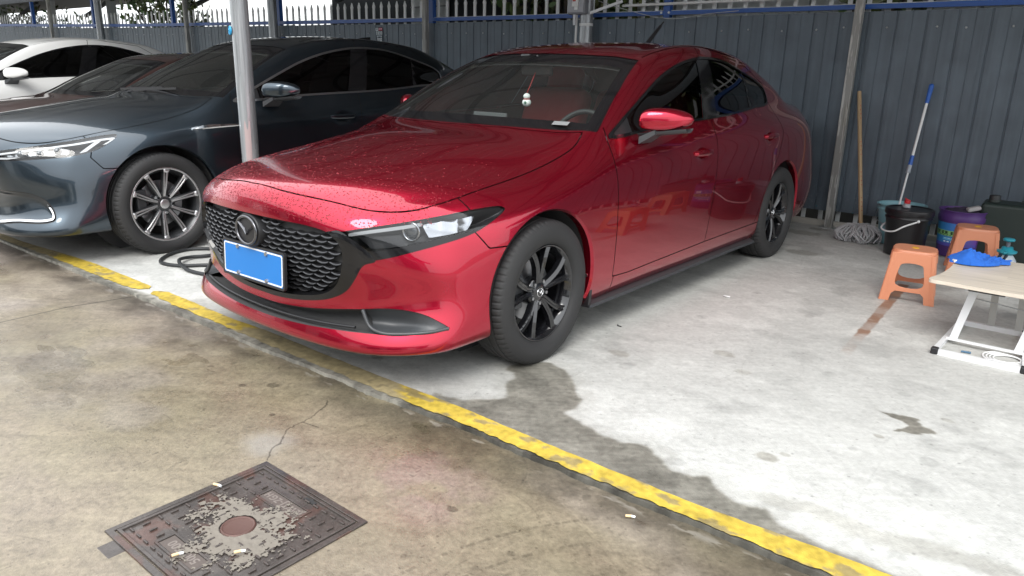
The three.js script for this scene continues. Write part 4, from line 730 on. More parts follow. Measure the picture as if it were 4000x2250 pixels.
// ---------------------------------------------------------------- the red sedan
const redPaint = mat([0.43, 0.0035, 0.027], 0.25, 0.88, { physical: true, clearcoat: 1, clearcoatRoughness: 0.015 });
function redFront({ skin, root, P, cut }) {
  const W = (x, z) => Math.abs(x) - z;                                    // unrolls the corner for the lamps
  const zAt = (() => { const v = skin.p.filter((p, i) => p[2] > 0.2 && p[0] >= -0.02); return (x, y) => { let b = 1e9, z = 0.85; x = Math.abs(x); for (const p of v) { const d = (p[0] - x) ** 2 + (p[1] - y) ** 2; if (d < b) { b = d; z = p[2]; } } return z; }; })();
  const tags = ['front', 'side', 'hood'];
  // grille opening with its deep black frame
  const gr = poly(spline([[0, 0.674], [0.22, 0.672], [0.38, 0.664], [0.455, 0.647], [0.505, 0.60], [0.508, 0.53], [0.47, 0.45], [0.40, 0.398], [0.26, 0.365], [0.08, 0.350], [-0.08, 0.350], [-0.26, 0.365], [-0.40, 0.398], [-0.47, 0.45], [-0.508, 0.53], [-0.505, 0.60], [-0.455, 0.647], [-0.38, 0.664], [-0.22, 0.672]], 6, true));
  const frontOnly = (f) => (x, y, z, n) => (z < 0.55 || n[2] < 0.1 ? 1 : f(x, y, z, n));
  const G = cut(frontOnly((x, y) => gr(x, y)), ['front']);
  const [well, edge] = skin.split(G, (x, y) => gr(x, y) + 0.010);
  P('grille_edge', skin.geo(edge, (x, y, z) => Math.max(-0.035, gr(x, y) * 3.4)), M.gloss);
  const gg = new THREE.Group(); gg.name = 'grille'; root.add(gg);
  P('grille_back', skin.geo(well, -0.040), M.dark, gg);
  const finGeo = (() => { const r = []; for (let i = 0; i <= 4; i++) { const t = i / 4 * 2 - 1, x = t * 0.027, y = -0.007 * (1 - t * t), h = 0.0042 * (1 - 0.5 * t * t); r.push([[x, y - h, 0.001], [x, y - h * 0.3, 0.012], [x, y + h, 0.010], [x, y + h * 1.6, -0.018]]); } return loft(r); })();
  const finM = mat([0.07, 0.07, 0.075], 0.20, 0.7);
  for (let j = 0; j < 15; j++) for (let i = -9; i <= 9; i++) {
    const y = 0.366 + j * 0.0205, x = (i + (j % 2) * 0.5) * 0.058; if (gr(x, y) > -0.020 || Math.hypot(x / 0.098, (y - 0.6) / 0.082) < 1 ) continue;
    const f = new THREE.Mesh(finGeo, finM); f.name = 'grille_fin'; f.castShadow = f.receiveShadow = true; const s = zAt(x - 0.05, y) - zAt(x + 0.05, y); f.rotation.y = Math.atan2(s, 0.1); f.position.set(x, y, zAt(x, y) - 0.024); gg.add(f);
  }
  // wing-shaped black frame: down from the lamp and round the grille
  const frame = poly(spline([[0, 0.330], [0.12, 0.331], [0.28, 0.346], [0.41, 0.374], [0.50, 0.420], [0.55, 0.478], [0.585, 0.535], [0.62, 0.552], [0.5, 0.66], [0.455, 0.652], [0.4, 0.62]], 6).concat([[0.3, 0.5], [-0.2, 0.5], [-0.2, 0.33]]));
  const Fr = cut(frontOnly((x, y) => frame(Math.abs(x), y)), ['front', 'side']);
  const gloss = P('grille_frame', skin.geo(Fr, (x, y, z) => 0.0015 * sstep(0, -0.012, frame(Math.abs(x), y))), M.gloss);
  // lamps
  const outline = [[-0.385, 0.648], [-0.28, 0.660], [-0.18, 0.674], [0.05, 0.694], [0.25, 0.712], [0.42, 0.726], [0.575, 0.728], [0.595, 0.718], [0.53, 0.683], [0.43, 0.647], [0.25, 0.612], [0.08, 0.584], [-0.06, 0.562], [-0.18, 0.550], [-0.255, 0.552], [-0.31, 0.58], [-0.35, 0.612]];
  const lp = poly(spline(outline, 6, true)), lampD = (x, y, z) => (z < 0.1 ? 1 : lp(W(x, z), y));
  const L = cut(lampD, tags);
  const wingLine = (w) => 0.588 + sstep(-0.30, 0.45, w) * 0.066 - 0.010 * Math.sin(clamp((w + 0.3) / 0.75) * Math.PI);
  const [lens, wing] = skin.split(L, (x, y, z) => wingLine(W(x, z)) - y);
  for (const s of skin.halves(wing)) P('lamp_wing', skin.geo(s, 0.003), M.gloss);
  const bezel = mat([0.02, 0.02, 0.022], 0.3), reflector = mat([0.34, 0.35, 0.37], 0.18, 1);
  for (const s of skin.halves(lens)) {
    const sx = skin.p[s[0][0]][0] > 0 ? 1 : -1, h = new THREE.Group(); h.name = 'headlamp'; root.add(h);
    P('lens', skin.geo(s, 0.001), M.clear, h);
    P('lamp_bowl', skin.geo(s, (x, y, z) => Math.max(-0.075, Math.min(0, lampD(x, y, z) * 2.2) - 0.012)), bezel, h);
    const q = (x, y, z) => [sx * x, y, z];
    // projector, its chrome ring, the faceted side reflector and the light strip along the upper edge
    const face = (g) => { g.rotateY(sx * 0.35); return g; };
    P('projector', at(face(new THREE.SphereGeometry(0.030, 24, 16).scale(1, 1, 0.5)), sx * 0.665, 0.652, 0.592), mat([0.03, 0.035, 0.04], 0.03, 0, { physical: true, clearcoat: 1 }), h);
    P('projector_ring', at(face(new THREE.TorusGeometry(0.034, 0.0055, 10, 40)), sx * 0.668, 0.652, 0.596), reflector, h);
    P('projector_barrel', at(face(new THREE.CylinderGeometry(0.033, 0.03, 0.06, 28, 1, true).rotateX(Math.PI / 2)), sx * 0.66, 0.652, 0.565), bezel, h);
    const [refl] = skin.split(s, (x, y, z) => Math.max(lampD(x, y, z) + 0.011, Math.abs(W(x, z) - 0.275) - 0.118 + (y - 0.66) * -0.7, 0.640 + 0.10 * (W(x, z) - 0.2) - y));
    P('reflector', skin.geo(refl, (x, y, z) => -0.024 - 0.0030 * Math.abs(Math.sin(W(x, z) * 38)) - 0.0022 * Math.abs(Math.sin(y * 90 + W(x, z) * 12))), reflector, h);
    const [strip] = skin.split(s, (x, y, z) => Math.max(Math.abs(lampD(x, y, z) + 0.016) - 0.0065, 0.655 - y + 0.12 * W(x, z), Math.abs(W(x, z) + 0.06) - 0.20));
    if (strip.length) P('light_strip', skin.geo(strip, -0.008), mat([0.22, 0.225, 0.23], 0.25, 0.3), h);
  }
  // lower air slot, side vents
  const slot = poly(spline([[-0.1, 0.304], [0.12, 0.306], [0.32, 0.322], [0.53, 0.352], [0.66, 0.364], [0.75, 0.347], [0.81, 0.312], [0.835, 0.288]], 6).concat(spline([[0.80, 0.277], [0.70, 0.267], [0.62, 0.270], [0.50, 0.266], [0.3, 0.254], [0.1, 0.247], [-0.1, 0.247]], 6)));
  const slotD = (x, y, z) => (z < 0.4 ? 1 : slot(Math.abs(x), y));
  const S = cut(slotD, ['front', 'side']);
  const [vent, mouth] = skin.split(S, (x, y) => 0.565 + (0.35 - y) * 0.5 - Math.abs(x));
  P('lower_intake', skin.geo(mouth, (x, y, z) => Math.max(-0.09, slotD(x, y, z) * 5 )), M.dark);
  P('intake_rail', [-1, 1].flatMap((sx) => [tube([0, 0.15, 0.3, 0.42, 0.54].map((x) => [sx * x, 0.262 + 0.02 * (x / 0.54) ** 2, zAt(x, 0.262) - 0.022]), 0.006, 24, 6)]), M.blackPlastic);
  for (const s of skin.halves(vent)) P('side_vent', skin.geo(s, (x, y, z) => { const d = -slotD(x, y, z), a = Math.abs(x); return -0.006 - Math.min(0.055, d * 1.5) * sstep(0.84, 0.66, a); }), M.greyPlastic);
  for (const sx of [-1, 1]) P('vent_rim', tube([[0.56, 0.352], [0.60, 0.292], [0.65, 0.276], [0.72, 0.274], [0.79, 0.281], [0.828, 0.289]].map(([x, y]) => [sx * x, y, zAt(x, y) - 0.004]), 0.0075, 40, 8), M.greyPlastic);
  // small tail lamp showing round the corner
  const tl = poly(spline([[-3.40, 0.925], [-3.55, 0.935], [-3.80, 0.93], [-3.80, 0.84], [-3.56, 0.855]], 4, true));
  P('tail_lamp', skin.geo(cut((x, y, z) => (z > -3.3 ? 1 : tl(z, y)), ['side', 'rear']), 0.002), M.redLamp);
  root.userData.zAt = undefined;
  // emblem: a dark disc with a winged ring, slightly proud of the mesh
  const e = new THREE.Group(); e.name = 'front_emblem'; e.scale.setScalar(1.24); e.position.set(0, 0.600, zAt(0, 0.6) - 0.012); e.rotation.x = -0.03; root.add(e);
  P('emblem_disc', turnZ(lathe([[0, 0.012], [0.058, 0.011], [0.066, 0.006], [0.070, -0.03]], 48)).scale(1.02, 0.88, 1), M.blackPlastic, e);
  const ring = new THREE.TorusGeometry(0.055, 0.0055, 10, 56).scale(1.06, 0.83, 0.9).translate(0, 0, 0.015);
  const wingE = (sx) => loft([[0, -0.014, 0.006], [0.013, 0.001, 0.007], [0.03, 0.012, 0.008], [0.045, 0.023, 0.009], [0.052, 0.026, 0.003]].map(([x, y, w]) => [[sx * x, y - w * 0.6, 0.012], [sx * x, y, 0.019], [sx * x, y + w * 0.6, 0.012]]));
  P('emblem_badge', [ring, wingE(1), wingE(-1)], mat([0.16, 0.16, 0.17], 0.18, 0.9), e);
}
function turnZ(g) { return g.rotateX(Math.PI / 2); }
function redAfter({ skin, root, P }) {
  // number plate: blue board with a white line round it, four fixings
  const np = new THREE.Group(); np.name = 'number_plate'; np.position.set(0.0, 0.457, 0.872); np.rotation.set(-0.06, 0, 0.01); root.add(np);
  P('plate_board', rbox(0.44, 0.14, 0.003, 0.0014, 0, 0, 0), mat([0.010, 0.17, 0.52], 0.35), np);
  P('plate_line', extrude(shape(roundRect(0.432, 0.132, 0.012), [roundRect(0.420, 0.120, 0.008)]), 0.001).translate(0, 0, 0.0016), M.white, np);
  P('plate_frame', extrude(shape(roundRect(0.456, 0.154, 0.012), [roundRect(0.438, 0.138, 0.006)]), 0.012, 0.001).translate(0, 0, -0.010), M.blackPlastic, np);
  for (const x of [-0.105, 0.105]) for (const y of [-0.056, 0.056]) P('plate_bolt', at(new THREE.CylinderGeometry(0.008, 0.0095, 0.008, 14), x, y, 0.005, Math.PI / 2), M.steel, np);
  // sill blades
  for (const sx of [1, -1]) P('side_skirt', loft([[-0.37, 0.862], [-0.9, 0.862], [-1.4, 0.861], [-1.9, 0.861], [-2.36, 0.866]].map(([z, x]) => [[sx * (x - 0.07), 0.196, z], [sx * (x + 0.004), 0.176, z], [sx * (x + 0.009), 0.162, z], [sx * (x - 0.07), 0.158, z]])), M.greyPlastic);
  // liner bolts behind the front wheel, mud guard
  P('liner_edge', loft([[0.62, -0.352], [0.50, -0.372], [0.36, -0.380], [0.24, -0.374], [0.18, -0.368]].map(([y, z]) => [[0.78, y, z + 0.012], [0.868, y, z + 0.016], [0.868, y, z - 0.006], [0.78, y, z - 0.006]])), M.blackPlastic);
  for (const [y, z] of [[0.49, -0.347], [0.325, -0.357]]) P('liner_bolt', at(new THREE.CylinderGeometry(0.009, 0.009, 0.008, 12), 0.845, y, z, Math.PI / 2), M.steel);
  // roof aerial, cabin screen, cabin mirror with a hanging ornament
  P('aerial', [rod([0.0, 1.41, -2.20], [0.0, 1.57, -2.42], 0.017, 0.011), rod([0, 1.57, -2.42], [0, 1.60, -2.46], 0.006), rbox(0.05, 0.03, 0.08, 0.012, 0, 1.425, -2.20)], M.blackPlastic);
  P('dash_screen', at(rbox(0.24, 0.09, 0.018, 0.008), -0.01, 0.985, -0.62, -0.2), M.greyPlastic);
  P('cabin_mirror', [at(rbox(0.22, 0.065, 0.03, 0.014), 0, 1.255, -1.02, 0.15), rod([0, 1.27, -1.0], [0, 1.335, -1.02], 0.008)], M.blackPlastic);
  P('camera_box', [rbox(0.07, 0.05, 0.05, 0.01, -0.10, 1.318, -1.05)], M.greyPlastic);
  for (const x of [-0.33, -0.17]) P('inspection_sticker', at(box(0.06, 0.042, 0.0006), x, 1.322 - Math.abs(x) * 0.02, -1.042 - x * x * 0.3, -1.12), mat([0.45, 0.62, 0.52], 0.5));
  P('parking_tag', at(box(0.085, 0.034, 0.0008), 0.585, 1.012, -0.462, -1.12, 0.16), mat([0.20, 0.205, 0.21], 0.6));
  // rain on the bonnet and the nose
  const spots = [];
  for (const f of skin.faces) if ((f[3] === TAGS.hood || f[3] === TAGS.front) && skin.n[f[0]][1] > 0.16 && skin.p[f[0]][1] > 0.68) spots.push(f);
  const N = 4600, inst = new THREE.InstancedMesh(new THREE.SphereGeometry(1, 7, 5), mat([0.20, 0.004, 0.012], 0.05, 0.3), N), m4 = new THREE.Matrix4(), qn = new THREE.Quaternion(), up = new THREE.Vector3(0, 1, 0);
  let n = 0;
  while (n < N) {
    const f = spots[Math.floor(rnd() * spots.length)], a = rnd(), b = rnd() * (1 - a), c = 1 - a - b, p = [0, 1, 2].map((q) => skin.p[f[0]][q] * a + skin.p[f[1]][q] * b + skin.p[f[2]][q] * c);
    if (rnd() > sstep(-0.3, 0.85, p[2] - p[0] * 0.35)) continue;
    const r = rr(0.0013, 0.0031); qn.setFromUnitVectors(up, new THREE.Vector3(...skin.n[f[0]]));
    m4.compose(new THREE.Vector3(...p), qn, new THREE.Vector3(r * rr(0.8, 1.5), r * 0.4, r)); inst.setMatrixAt(n++, m4);
  }
  inst.name = 'water_drops'; inst.userData.kind = 'stuff'; inst.userData.label = 'rain drops beaded on the bonnet and nose'; root.add(inst);
}
buildCar({
  name: 'red_sedan', label: 'glossy red sedan with black wheels and a blue number plate, wet bonnet', at: [0, 0, 0],
  paint: redPaint, wheel: 'black', steer: 0.015, handles: [[-1.44, 0.825], [-2.42, 0.868]], seat: M.redTrim, front: redFront, after: redAfter,
});
{ // ornament hanging behind the windscreen
  const o = thing('hanging_ornament', 'small white figure on a red cord hanging behind the red sedan windscreen', 'ornament', [0, 1.075, -0.93]);
  part('ornament_body', [new THREE.SphereGeometry(0.027, 24, 16).scale(1, 0.85, 0.9), new THREE.SphereGeometry(0.020, 20, 14).scale(1, 0.9, 1).translate(0, 0.034, 0)], M.white, o);
  part('ornament_belly', new THREE.SphereGeometry(0.008, 14, 10).scale(1, 1, 0.4).translate(0.008, 0, 0.0235), mat([0.02, 0.12, 0.07], 0.5), o);
  part('ornament_collar', new THREE.TorusGeometry(0.017, 0.003, 8, 24).rotateX(Math.PI / 2).translate(0, 0.019, 0), mat([0.35, 0.02, 0.02], 0.6), o);
  part('ornament_cord', rod([0, 0.05, 0], [0, 0.165, -0.075], 0.0022), mat([0.35, 0.02, 0.02], 0.7), o);
}
// ---------------------------------------------------------------- the other parked cars
function plainFront({ skin, root, P, cut, o }) {
  const W = (x, z) => Math.abs(x) - z, frontOnly = (f) => (x, y, z, n) => (z < 0.5 || n[2] < 0.1 ? 1 : f(x, y, z, n));
  const gr = poly(spline([[0, 0.665], [0.3, 0.66], [0.42, 0.63], [0.40, 0.50], [0.28, 0.40], [0, 0.385], [-0.28, 0.40], [-0.40, 0.50], [-0.42, 0.63], [-0.3, 0.66]], 6, true));
  const G = cut(frontOnly((x, y) => gr(x, y)), ['front']);
  P('grille', skin.geo(G, (x, y) => Math.max(-0.04, gr(x, y) * 3)), M.dark);
  for (let i = 0; i < 7; i++) { const y = 0.42 + i * 0.035; let h = 0.42; while (h > 0.05 && gr(h, y) > -0.01) h -= 0.01; P('grille_bar', tube([-1, -0.5, 0, 0.5, 1].map((t) => [t * h, y, 0.852 - 0.055 * (t * h / 0.42) ** 2]), 0.005, 24, 6), M.chrome); }
  const lp = poly(spline(o.lamp ?? [[-0.42, 0.655], [-0.3, 0.680], [0, 0.712], [0.3, 0.745], [0.48, 0.768], [0.56, 0.768], [0.565, 0.752], [0.50, 0.705], [0.40, 0.672], [0.25, 0.650], [0, 0.636], [-0.25, 0.626], [-0.42, 0.630]], 6, true));
  const lampD = (x, y, z) => (z < 0.1 ? 1 : lp(W(x, z), y)), L = cut(lampD, ['front', 'side', 'hood']);
  const bezel = mat([0.03, 0.03, 0.033], 0.3), refl = mat([0.30, 0.31, 0.32], 0.25, 1), drl = mat([0.52, 0.53, 0.54], 0.25);
  for (const s of skin.halves(L)) {
    if (!s.length) continue; const sx = skin.p[s[0][0]][0] > 0 ? 1 : -1, h = new THREE.Group(); h.name = 'headlamp'; root.add(h);
    P('lens', skin.geo(s, 0.001), M.clear, h); P('lamp_bowl', skin.geo(s, (x, y, z) => Math.max(-0.06, Math.min(0, lampD(x, y, z) * 2) - 0.012)), bezel, h);
    const pick = (f) => skin.split(s, f)[0];
    P('light_band', skin.geo(pick((x, y, z) => Math.max(Math.abs(lampD(x, y, z) + 0.016) - 0.0055, 0.662 + 0.12 * W(x, z) - y)), -0.012), drl, h);
    P('light_hook', skin.geo(pick((x, y, z) => Math.max(lampD(x, y, z) + 0.015, Math.abs(W(x, z) - 0.40 + (0.71 - y) * 1.3) - 0.02)), -0.014), drl, h);
    P('reflector', skin.geo(pick((x, y, z) => Math.max(lampD(x, y, z) + 0.026, W(x, z) - 0.26, -0.22 - W(x, z))), (x, y, z) => -0.024 - 0.008 * Math.sin(W(x, z) * 60)), refl, h);
    for (const w of [-0.12, 0.06, 0.18]) { const v = s.map((f) => skin.p[f[0]]).reduce((a, p) => (Math.abs(W(p[0], p[2]) - w) + Math.abs(p[1] - 0.668 - 0.06 * w) < Math.abs(W(a[0], a[2]) - w) + Math.abs(a[1] - 0.668 - 0.06 * w) ? p : a)); P('projector', at(new THREE.SphereGeometry(0.022, 20, 14), v[0] - sx * 0.012, v[1], v[2] - 0.014), mat([0.10, 0.11, 0.12], 0.05, 0, { physical: true, clearcoat: 1 }), h); }
  }
  // fog pocket with a bright hooked trim
  const fg = poly(spline([[-0.55, 0.448], [-0.30, 0.452], [-0.05, 0.440], [0.07, 0.40], [0.14, 0.335], [0.15, 0.288], [0.09, 0.270], [-0.15, 0.266], [-0.55, 0.266]], 6, true));
  const fogD = (x, y, z) => (z < 0.3 ? 1 : fg(W(x, z), y)), Fg = cut(fogD, ['front', 'side']);
  for (const s of skin.halves(Fg)) {
    if (!s.length) continue;
    const [inn, trim] = skin.split(s, (x, y, z) => { const w = W(x, z), d = fogD(x, y, z); const low = y < 0.305 + Math.max(0, w) * 0.9 ? 0.022 : 0.006; return d + low; });
    const [chr, blk] = skin.split(trim, (x, y, z) => Math.max(fogD(x, y, z) + 0.010, y - 0.305 - Math.max(0, W(x, z)) * 0.9));
    P('fog_pocket', skin.geo(inn, (x, y, z) => -0.008 - 0.02 * sstep(0, -0.05, fogD(x, y, z))), o.paint); P('pocket_edge', skin.geo(blk, -0.006), M.blackPlastic); P('chrome_hook', skin.geo(chr, 0.006), M.chrome);
  }
}
function blueAfter({ skin, root, P }) {
  for (const sx of [1, -1]) {
    // vent blade behind the front wheel and along the door
    P('wing_blade', loft([[-0.22, 0.785, 0.010], [-0.30, 0.792, 0.018], [-0.42, 0.798, 0.014], [-0.62, 0.803, 0.004]].map(([z, y, h]) => { const [p] = skin.onSide(z, y); return [[sx * (p[0] - 0.002), y - h, z], [sx * (p[0] + 0.006), y, z], [sx * (p[0] - 0.002), y + h, z]]; })), M.chrome);
    P('wiper', bar([sx * 0.10 - 0.2, 1.005, -0.30], [sx * 0.10 + 0.32, 1.03, -0.37], 0.012, 0.014), M.blackPlastic);
  }
  P('inspection_sticker', at(box(0.06, 0.042, 0.0008), 0.35, 1.302, -1.105, -1.12, 0.1), mat([0.40, 0.62, 0.52], 0.5));
  P('roof_fin', loft([[-2.25, 0.03, 0.004], [-2.36, 0.02, 0.03], [-2.46, 0.012, 0.04]].map(([z, w, h]) => [[-w, 1.40, z], [w, 1.40, z], [0, 1.425 + h, z]])), M.gloss);
}
buildCar({
  name: 'blue_sedan', label: 'dark blue-grey sedan with silver spoked wheels beside the red one', at: [-3.11, 0, 0.156], scale: [1.03, 1.04, 1.04],
  paint: mat([0.042, 0.058, 0.074], 0.28, 0.88, { physical: true, clearcoat: 1, clearcoatRoughness: 0.02 }), wheel: 'silver', handles: [[-1.44, 0.825], [-2.42, 0.868]], front: plainFront, after: blueAfter, chromeTrim: true, arch: 0.372, levels: 4, group: 'parked cars', steer: 0.05,
});
buildCar({
  name: 'brown_sedan', label: 'maroon-brown car showing its windscreen between the blue sedan and the white car', at: [-5.5, 0, -0.12], scale: [1.0, 0.945, 1.0],
  paint: mat([0.060, 0.028, 0.025], 0.36, 0.6, { physical: true, clearcoat: 1, clearcoatRoughness: 0.03 }), wheel: 'silver', front: plainFront, levels: 3, group: 'parked cars',
});
buildCar({
  name: 'white_hatchback', label: 'white car with a white door mirror beyond the maroon-brown car', at: [-8.1, 0, 0.25], scale: [1.02, 1.06, 1.02],
  paint: mat([0.72, 0.72, 0.71], 0.35, 0, { physical: true, clearcoat: 1, clearcoatRoughness: 0.03 }), wheel: 'silver', front: plainFront, levels: 3, group: 'parked cars',
});
// ---------------------------------------------------------------- cleaning gear by the fence
{
  const st = mat([0.62, 0.245, 0.135], 0.38), inner = st;
  const stool = (() => {
    const s = new THREE.Group(), H = 0.30, tw = 0.116, bw = 0.150;         // half widths at the top and at the floor
    part('seat', [extrude(shape(roundRect(0.21, 0.19, 0.05, 8)), 0.010, 0.012).rotateX(-Math.PI / 2).translate(0, H - 0.022, 0), loft([[0, 0.0], [-0.05, 0.012]].map(([dy, g]) => roundRect(2 * tw + 0.006 + g, 2 * tw - 0.014 + g, 0.055, 8).map(([x, z]) => [x, H - 0.012 + dy, z])), false)], st, s);
    part('seat_button', new THREE.CylinderGeometry(0.019, 0.019, 0.003, 24).translate(0, H + 0.0012, 0), mat([0.75, 0.45, 0.02], 0.45), s);
    // one side: trapezoid with a window above a rail and a notch between the feet
    const hw = (y) => lerp(bw, tw, y / H) - 0.012;
    const out = [[-hw(0), 0], [-hw(0) + 0.045, 0], [-hw(0.045) + 0.048, 0.045], [-hw(0.06) + 0.065, 0.062], [hw(0.06) - 0.065, 0.062], [hw(0.045) - 0.048, 0.045], [hw(0) - 0.045, 0], [hw(0), 0], [hw(0.285), 0.285], [-hw(0.285), 0.285]];
    const hole = spline([[-hw(0.1) + 0.058, 0.098], [hw(0.1) - 0.058, 0.098], [hw(0.2) - 0.050, 0.19], [hw(0.2) - 0.062, 0.222], [-hw(0.2) + 0.062, 0.222], [-hw(0.2) + 0.050, 0.19]], 5, true);
    const lean = Math.atan((bw - tw) / H);
    for (let k = 0; k < 4; k++) part('leg_panel', extrude(shape(out, [hole]), 0.003, 0.0015).translate(0, 0, -0.0015).rotateX(-lean).translate(0, 0, bw - 0.010).rotateY(k * Math.PI / 2), inner, s);
    for (let k = 0; k < 4; k++) { const c = (t) => { const y = t * H, r = lerp(bw, tw, t) - 0.014; return [r, y, r]; }; part('leg', loft([0, 0.25, 0.6, 0.95].map((t) => { const [x, y, z] = c(t), q = lerp(0.030, 0.022, t); return [[x + 0.004, y, z - q], [x + 0.010, y, z - q * 0.4], [x + 0.0095, y, z + 0.004], [x + 0.004, y, z + 0.0095], [x - q * 0.4, y, z + 0.010], [x - q, y, z + 0.004]]; })).rotateY(k * Math.PI / 2), st, s); }
    return s;
  })();
  for (const [x, z, a, label, k] of [[1.862, -2.30, 0.16, 'orange plastic stool standing over the worn red stripe', 1.0], [2.035, -3.27, 0.20, 'orange plastic stool pushed against the purple bucket', 1.04]]) {
    const c = stool.clone(); c.name = numbered('plastic_stool'); c.position.set(x, 0.001, z); c.rotation.y = a; c.scale.setScalar(k); scene.add(c); tag(c, label, 'stool', 'orange plastic stools');
  }
}
{ // string mop leaning on the fence
  const m = thing('string_mop', 'grey string mop with a wooden handle leaning on the fence', 'mop', [1.20, 0, -3.78]);
  const wood = mat([0.66, 0.50, 0.31], 0.6, 0, { map: texture(64, 512, (i, j) => { const n = fbm(i / 3, j / 90, 3), b = 200 + 50 * (n - 0.5); return [b, b - 6, b - 14]; }, { srgb: true }) });
  part('mop_handle', rod([-0.02, 0.08, -0.02], [-0.275, 1.145, -0.34], 0.0165, 0.0155, 16), wood, m);
  const dir = new THREE.Vector3(-0.255, 1.065, -0.32).normalize(), glyphs = [];
  for (const t0 of [0.26, 0.47, 0.72, 1.02]) for (let k = 0; k < (t0 > 1 ? 4 : 4); k++) { // red printed characters down the handle
    const t = t0 - k * 0.035; if (t < 0.1) continue; const c = [-0.02 + dir.x * t + 0.011, 0.08 + dir.y * t, -0.02 + dir.z * t + 0.0125];
    for (const [dx, dy, w, h] of [[0, 0.008, 0.014, 0.002], [0, 0, 0.002, 0.020], [0, -0.004, 0.015, 0.002], [-0.005, -0.008, 0.002, 0.008], [0.005, -0.008, 0.002, 0.008]]) glyphs.push(at(box(w, h, 0.0008), c[0] + dx * 0.77, c[1] + dy, c[2] - dx * 0.63, 0, 0.7));
  }
  part('handle_print', glyphs, mat([0.35, 0.03, 0.02], 0.6), m);
  const yarn = mat([0.40, 0.40, 0.41], 0.95);
  for (let k = 0; k < 230; k++) {                                           // each strand falls from the clamp, sags outward and curls back on the floor
    const a = rr(0, 6.283), L = rr(0.07, 0.165), sw = rr(-0.9, 0.9), ph = rr(0, 6), pts = [[rr(-0.035, 0.035), rr(0.085, 0.125), rr(-0.03, 0.03)]], lift = rr(0, 0.035);
    for (let i = 1; i <= 7; i++) { const t = i / 7, q = a + sw * t * t, r = L * (t < 0.75 ? t / 0.75 : 1 - (t - 0.75) * rr(0.1, 0.9)); pts.push([Math.cos(q) * r * 1.15 - 0.02 + Math.sin(t * 9 + ph) * 0.008, Math.max(0.0065, 0.115 * (1 - t ** 1.7) + 0.006 + lift * Math.sin(t * 3.1) + Math.sin(t * 11 + ph) * 0.005), Math.sin(q) * r + 0.03 + Math.cos(t * 8 + ph) * 0.008]); }
    part('mop_string', tube(pts, 0.0062, 18, 5), yarn, m);
  }
}
{ // telescopic pole
  const p = thing('telescopic_pole', 'white telescopic pole with a blue grip leaning on the fence', 'pole', [1.40, 0, -3.80]);
  const A = [0.0, 0.012, 0.0], B = [0.040, 1.205, -0.335], L = (t) => [0, 1, 2].map((q) => lerp(A[q], B[q], t)), blueM = mat([0.015, 0.10, 0.42], 0.4);
  part('lower_tube', rod(A, L(0.48), 0.0075), M.white, p); part('upper_tube', rod(L(0.52), L(0.90), 0.010), M.white, p); part('lock_sleeve', rod(L(0.45), L(0.50), 0.0165, 0.0155), mat([0.35, 0.38, 0.42], 0.5), p); part('lock_collar', rod(L(0.50), L(0.56), 0.0155, 0.0145), blueM, p); part('grip', rod(L(0.89), L(0.998), 0.0150, 0.0185), blueM, p); part('grip_end', new THREE.SphereGeometry(0.0185, 16, 10).translate(...L(0.998)), blueM, p);
}
function bucketShell(r0, r1, h, t = 0.004) { return lathe([[0, 0.004], [r0 - 0.006, 0.004], [r0, 0.012], [r1 - 0.004, h - 0.05], [r1 + 0.004, h - 0.045], [r1 + 0.004, h - 0.03], [r1, h - 0.028], [r1, h - 0.006], [r1 + 0.012, h - 0.006], [r1 + 0.013, h], [r1 - t, h], [r1 - t - 0.002, h - 0.03], [r0 - t, 0.016], [0, 0.016]], 56); }
{
  const b = thing('sky_blue_bucket', 'pale blue bucket standing behind the black one', 'bucket', [1.435, 0.001, -3.86]); part('bucket_wall', bucketShell(0.125, 0.165, 0.315), mat([0.22, 0.42, 0.47], 0.4), b); part('bail', tube([[-0.168, 0.27, 0], [-0.15, 0.20, 0.09], [-0.06, 0.16, 0.15], [0.06, 0.16, 0.15], [0.15, 0.20, 0.09], [0.168, 0.27, 0]], 0.003, 40, 6), M.steel, b);
  const k = thing('black_bucket', 'black lidded bucket with a white handle in front of the pale blue one', 'bucket', [1.565, 0.001, -3.50]), bp = mat([0.013, 0.013, 0.015], 0.32);
  part('bucket_wall', lathe([[0, 0.003], [0.124, 0.003], [0.130, 0.01], [0.149, 0.27], [0.156, 0.272], [0.156, 0.285], [0.150, 0.288], [0.151, 0.325]], 56), bp, k);
  part('lid', lathe([[0.158, 0.300], [0.163, 0.304], [0.163, 0.338], [0.158, 0.345], [0.148, 0.345], [0.143, 0.337], [0.05, 0.339], [0, 0.339]], 56), bp, k);
  const an = (d) => [Math.sin(d) * 0.160, Math.cos(d) * 0.160]; const [ax, az] = an(0.62), [bx, bz] = an(0.62 + Math.PI);
  part('handle', tube([[ax, 0.275, az], [ax * 0.75 - 0.06, 0.232, az + 0.028], [-0.05, 0.19, 0.152], [-0.115, 0.178, 0.118], [-0.165, 0.19, 0.03], [bx * 1.02, 0.275, bz * 1.02]], 0.0062, 50, 8), M.white, k); part('handle_pin', new THREE.SphereGeometry(0.011, 14, 10).translate(ax, 0.276, az), M.white, k);
  const f = thing('small_bottle', 'small clear bottle with a red cap on the black bucket lid', 'bottle', [1.535, 0.341, -3.52]); part('bottle_body', lathe([[0, 0.001], [0.026, 0.001], [0.029, 0.006], [0.028, 0.022], [0.018, 0.034], [0.016, 0.036]], 28), mat([0.30, 0.31, 0.33], 0.2), f); part('cap', lathe([[0.018, 0.034], [0.021, 0.036], [0.021, 0.056], [0.017, 0.060], [0, 0.060]], 24), mat([0.50, 0.015, 0.02], 0.4), f); part('cap_spout', rod([0.005, 0.058, 0], [-0.018, 0.070, 0], 0.005), mat([0.50, 0.015, 0.02], 0.4), f);
}
